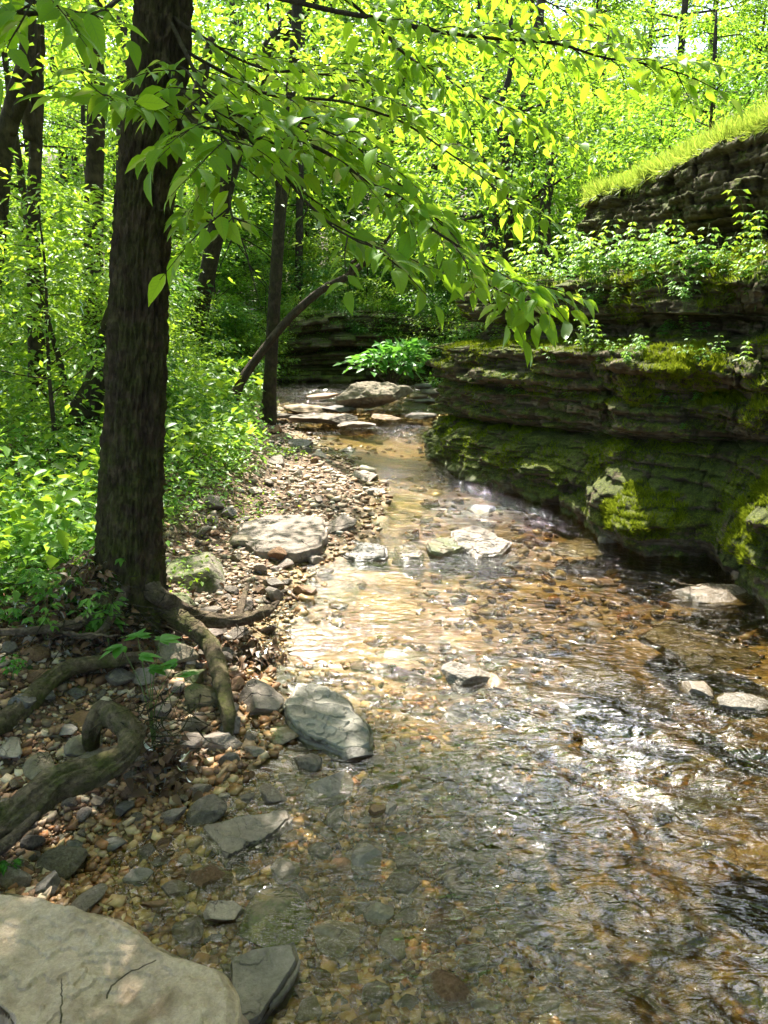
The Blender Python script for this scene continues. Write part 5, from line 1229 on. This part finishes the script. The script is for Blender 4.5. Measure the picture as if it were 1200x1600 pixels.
# plants on the shelf and face of the right ledge (pixel, rows of the ledge surface)
def ledge_point(px, py, rows):
    a, b = CRP.searchsorted(rows[0]), CRP.searchsorted(rows[1]); V = CV[a:b:2, ::4].reshape(-1, 3); d = V - [0, 0, CAM_Z]
    vz = d[:, 1] * cos(PITCH) - d[:, 2] * sin(PITCH); up = d[:, 1] * sin(PITCH) + d[:, 2] * cos(PITCH)
    vz = np.where(vz > .5, vz, 1e-3)
    e = np.hypot(600 + F * d[:, 0] / vz - px, 800 - F * up / vz - py) + 4 * np.linalg.norm(d, axis=1); return V[np.argmin(e)]
for i, (px, py, sc, pi_) in enumerate([(930, 400, 1.0, 3), (905, 415, .9, 1), (960, 420, .8, 0), (985, 430, .9, 2), (1010, 430, .8, 4), (1040, 435, .9, 1), (1075, 440, .7, 0), (1100, 450, .8, 4), (870, 430, 1.0, 2), (850, 445, .9, 0), (825, 450, .9, 3),
        (700, 480, .9, 0), (725, 470, 1.0, 3), (750, 478, .9, 2), (775, 470, 1.0, 1), (800, 475, .9, 3), (815, 440, 1.2, 3), (840, 420, 1.2, 0), (880, 400, 1.3, 3), (900, 390, 1.2, 1), (1020, 400, .9, 0), (1060, 420, .8, 3), (980, 400, 1.0, 1), (1130, 430, .6, 1), (1160, 440, .6, 2), (890, 445, .7, 4), (945, 450, .7, 2), (1000, 455, .6, 1)]):
    p = ledge_point(px, py, (20, 23)); put_herb(pi_, p, sc, rg.uniform(0, 6), 'leafy green herb growing on the shelf beneath the overhanging capstone', 'herbs on the ledge shelf')
for i in range(11):
    p = ledge_point(rg.uniform(860, 1190), rg.uniform(370, 470), (20, 23.5)); put_herb(rg.choice([0, 1, 2, 3]), p, rg.uniform(.7, 1.3), rg.uniform(0, 6), 'leafy green herb growing on the shelf beneath the overhanging capstone', 'herbs on the ledge shelf')
for i, (px, py, sc, lab) in enumerate([(1000, 560, .55, 'pale leafy sprig hanging at the left of the sunny face moss'), (1090, 585, .55, 'bright sprig on the middle of the ledge face'), (1165, 600, .6, 'long-leaved plant at the right end of the ledge face'),
        (1060, 745, .3, 'tiny fern above the mossy boulder'), (1120, 560, .4, 'small sprig between the two sunny face plants')]):
    p = ledge_point(px, py, (8, 20)); put_herb([0, 1, 3, 4, 2][i], p, sc, rg.uniform(0, 6), lab)
for i in range(24):
    p = ledge_point(rg.uniform(760, 1200), rg.uniform(430, 540), (18, 21)); put_herb(i % 4, p, rg.uniform(.5, 1.0), rg.uniform(0, 6), 'leafy plant spilling over the lip of the ledge shelf', 'plants on the lip of the shelf')
for i in range(46):
    p = ledge_point(rg.uniform(760, 1200), rg.uniform(430, 640), (8, 20)); put_herb(i % 5, p, rg.uniform(.35, .75), rg.uniform(0, 6), 'small leafy plant rooted in a crack of the ledge face', 'small plants on the ledge face')
# left bank: herbs that can be told apart near the trunk, then the mass as stuff
for i, (px, py, sc, pi_, lab) in enumerate([(40, 780, .9, 0, 'bright herb at the left edge of the bank'), (95, 720, 1.0, 1, 'taller herb left of the big trunk'), (40, 930, .7, 4, 'low herb by the leaf heap at the left edge'), (140, 890, .8, 2, 'dark green herb growing through the leaf heap'),
        (60, 860, .8, 1, 'herb left of the leaf heap'), (275, 720, .9, 3, 'herb just right of the big trunk'), (300, 760, .7, 0, 'herb beside the grey block'), (270, 810, .7, 4, 'low herb at the right foot of the big trunk'), (330, 700, .9, 2, 'herb at the edge of the bar'),
        (380, 690, .8, 1, 'herb beneath the second tree'), (20, 1060, .5, 4, 'tiny dark herb at the left edge below the leaf heap'), (15, 1372, .45, 4, 'green sprig behind the pale slab')]):
    p = P(px, py, .3); 
    for _ in range(4): p = P(px, py, float(height(p[0], p[1])))
    put_herb(pi_, p, sc, rg.uniform(0, 6), lab)
for i in range(46):
    px, py = rg.uniform(-40, 190), rg.uniform(800, 1015)
    if 130 < px and py < 850: continue
    p = P(px, py, .35)
    for _ in range(4): p = P(px, py, float(height(p[0], p[1])))
    put_herb(rg.choice([0, 1, 2, 4]), p, rg.uniform(.5, .95), rg.uniform(0, 6), 'leafy herb in the shaded tangle left of the big trunk foot', 'herbs left of the trunk foot')
# maple-like seedling near the curled root
def seedling():
    b = P(235, 1110, .22); b[2] = float(height(b[0], b[1])); e = empty('seedling', b); tag(e, 'bright green maple seedling with lobed leaves between the roots', 'seedling')
    mb = MB(); pos, dr, sz = [], [], []
    for (px, py, y, s) in [(215, 995, 2.62, .052), (250, 1000, 2.6, .045), (190, 1010, 2.55, .042), (235, 1045, 2.5, .04), (275, 1035, 2.5, .034), (300, 1055, 2.5, .034), (220, 1025, 2.5, .034)]:
        q = PY(px, py, y); add_tube(mb, spline([[0, 0, -.02], (q - b) * [.2, .2, .6], q - b], 8), np.linspace(.0022, .001, 8), 4)
        a0 = random.uniform(0, 6)
        for k, l in ((-1.9, .5), (-1.0, .85), (0, 1.1), (1.0, .85), (1.9, .5)):
            a = a0 + k * .75; pos.append(q); dr.append([cos(a), sin(a), -.05]); sz.append(s * l * 2.0)
    V, Fc = leaf_geo(np.array(pos), np.array(dr), frame_noise(np.random.default_rng(3), len(pos), .12), np.array(sz), True, .62, .15, .2)
    mb.build('stem', MAT['twig_green'], e); mesh('leaves', V - b, Fc, MAT['leaf_shrub'], e)
seedling()
# undergrowth mass on the left bank and slopes
def undergrowth(n, sampler, hmax, ls, mat, name, label, seed, per=14):
    g = np.random.default_rng(seed); x, y = sampler(g, n); z = height(x, y)
    H = hmax * (.35 + .65 * np.clip(.5 + fbm(x * .8, y * .8, 0, 2, seed), 0, 1)) * g.uniform(.5, 1, len(x))
    m = len(x) * per; cx = np.repeat(x, per) + g.normal(0, .13, m); cy_ = np.repeat(y, per) + g.normal(0, .13, m); cz = np.repeat(z, per) + np.repeat(H, per) * g.uniform(.35, 1.0, m)
    d = np.stack([g.normal(size=m), g.normal(size=m), g.uniform(-.5, .2, m)], -1)
    V, Fc = leaf_geo(np.stack([cx, cy_, cz], -1), d, frame_noise(g, m, .35), g.uniform(.6, 1.25, m) * ls * np.clip(cy_ / 8, .75, 1.5), False, .55, .3, .25)
    o = mesh(name, V, Fc, MAT[mat], smooth=False); tag(o, label, 'undergrowth', kind='stuff')
def samp_left(g, n):
    y = 3.0 + 13 * g.random(n)**1.2; x = xs(y) - np.interp(y, [3, 4.2, 5.5, 8, 9.5, 11], [.6, .95, 1.3, 1.15, .9, .4]) - g.random(n)**1.3 * (1.5 + y * .55); 
    k = ~((np.abs(x + 1.12) < .5) & (y < 3.6)); return x[k], y[k]
undergrowth(2600, samp_left, .45, .075, 'leaf_herb', 'undergrowth', 'dense green undergrowth carpeting the left bank', 71)
undergrowth(900, samp_left, .95, .125, 'leaf_mid', 'undergrowth', 'taller broad-leaved undergrowth on the left bank', 76, 12)
undergrowth(1500, samp_left, .50, .06, 'leaf_deep', 'undergrowth', 'fine dark undergrowth on the left bank', 77, 12)
def samp_bankedge(g, n):
    y = 3.3 + 8 * g.random(n); x = xs(y) - np.interp(y, [3, 4.2, 5.5, 9, 11], [.55, .6, .85, .55, .2]) - g.random(n) * .8; k = vnoise(x * 2, y * 2, 0, 3) > .0; return x[k], y[k]
undergrowth(900, samp_bankedge, .22, .04, 'leaf_mid', 'undergrowth', 'scattered low green growth at the edge of the gravel bar', 75, 9)
def samp_far(g, n):
    y = 15.2 + 14 * g.random(n)**1.4; x = g.uniform(-9, 9, n) * y / 18; return x, y
undergrowth(4500, samp_far, .8, .09, 'leaf_far', 'undergrowth', 'bright undergrowth on the slope beyond the far ledge', 72)
def samp_right(g, n):
    y = g.uniform(4.5, 18, n); x = np.where(y < 9.2, np.interp(y, CT[:14, 1], CT[:14, 0]), 3.4) + 1.0 + g.random(n)**1.2 * 6; return x, y
undergrowth(5000, samp_right, .7, .075, 'leaf_far', 'undergrowth', 'sunlit undergrowth on the slope above the right ledge', 73)
# bright shrub at the far end of the ledge
def bright_shrub():
    b = PY(610, 600, 12.6); e = empty('shrub', (b[0], b[1], .25)); tag(e, 'bright green broad-leaved shrub in front of the far ledge', 'shrub')
    g = np.random.default_rng(9); mb = MB(); C = []
    for k in range(13):
        q = PY(g.uniform(565, 655), g.uniform(535, 572), g.uniform(12.2, 12.9)); mb_p = spline([[0, 0, 0], (q - b) * [.4, .4, .7], q - [b[0], b[1], .25]], 6); add_tube(mb, mb_p, np.linspace(.012, .004, 6), 4); C.append(q)
    C = np.array(C); V, Fc = crown_leaves(C, nrm(C - b), 26, .16, .17, 91, tilt=.3, aspect=.6)
    mb.build('stem', MAT['twig'], e); mesh('leaves', V - [b[0], b[1], .25], Fc, MAT['leaf_shrub'], e, smooth=False)
bright_shrub()

# dead leaves: heap at the foot of the big tree and scattered litter
def litter():
    g = np.random.default_rng(61); pos = []
    c = np.array([P(150, 905, .45)[0], 3.15]); n = 3000
    x = c[0] - .08 + g.normal(0, .24, n); y = c[1] + g.normal(0, .20, n); pos.append(np.stack([x, y, height(x, y) + g.random(n) * .30 * np.exp(-((x - c[0])**2 + (y - c[1])**2) / .06)], -1))
    n = 2600; y = 2.2 + 5 * g.random(n); x = xs(y) - .15 - g.random(n) * 2.2; pos.append(np.stack([x, y, height(x, y) + .008], -1))
    n = 300; x = P(250, 1140, .2)[0] + g.normal(0, .05, n); y = P(250, 1140, .2)[1] + g.normal(0, .06, n); pos.append(np.stack([x, y, height(x, y) + g.random(n) * .07], -1))
    n = 200; x = P(400, 985, .15)[0] + g.normal(0, .06, n); y = P(400, 985, .15)[1] + g.normal(0, .05, n); pos.append(np.stack([x, y, height(x, y) + g.random(n) * .06], -1))
    p = np.concatenate(pos); m = len(p)
    V, Fc = leaf_geo(p, g.normal(size=(m, 3)) * [1, 1, .35], frame_noise(g, m, .7), g.uniform(.02, .055, m), True, .6, .5, .7)
    o = mesh('dead_leaves', V, Fc, MAT['dead_leaf'], smooth=False); tag(o, 'brown dead leaves heaped at the foot of the big tree and strewn on the bank', 'dead leaves', kind='stuff')
litter()
def sticks():
    g = random.Random(8)
    spec = [([(80, 985), (130, 990), (185, 995)], .007, .34, 'pale broken stick lying beneath the leaf heap'), ([(235, 770), (330, 740), (430, 680)], .004, .3, 'thin twig slanting over the bar edge'),
            ([(190, 845), (240, 865), (285, 872)], .004, .5, 'thin twig poking from the leaf heap'), ([(125, 870), (165, 840), (205, 800)], .005, .5, 'bare twig leaning on the big trunk'),
            ([(1050, 905), (1075, 915), (1105, 912)], .006, .03, 'small dark twig caught at the foot of the ledge'), ([(165, 1560), (185, 1530), (245, 1500)], .0022, .215, 'thin dry twig on top of the pale slab'),
            ([(95, 1600), (97, 1560), (96, 1530)], .002, .215, 'short upright-looking twig on the pale slab'), ([(470, 1500), (600, 1505), (640, 1520)], .0, .0, '')]
    for pp, r, z, lab in spec:
        if not lab: continue
        p = spline(np.array([P(a, b, z + .01 * i) for i, (a, b) in enumerate(pp)]), 14); p = p + np.random.default_rng(int(pp[0][0])).normal(0, r * .6, p.shape)
        c = p[7].copy(); mb = MB(); add_tube(mb, p - c, np.linspace(r, r * .5, 14), 7); o = mb.build('stick', MAT['root_wood']); o.location = c; tag(o, lab, 'stick')
sticks()
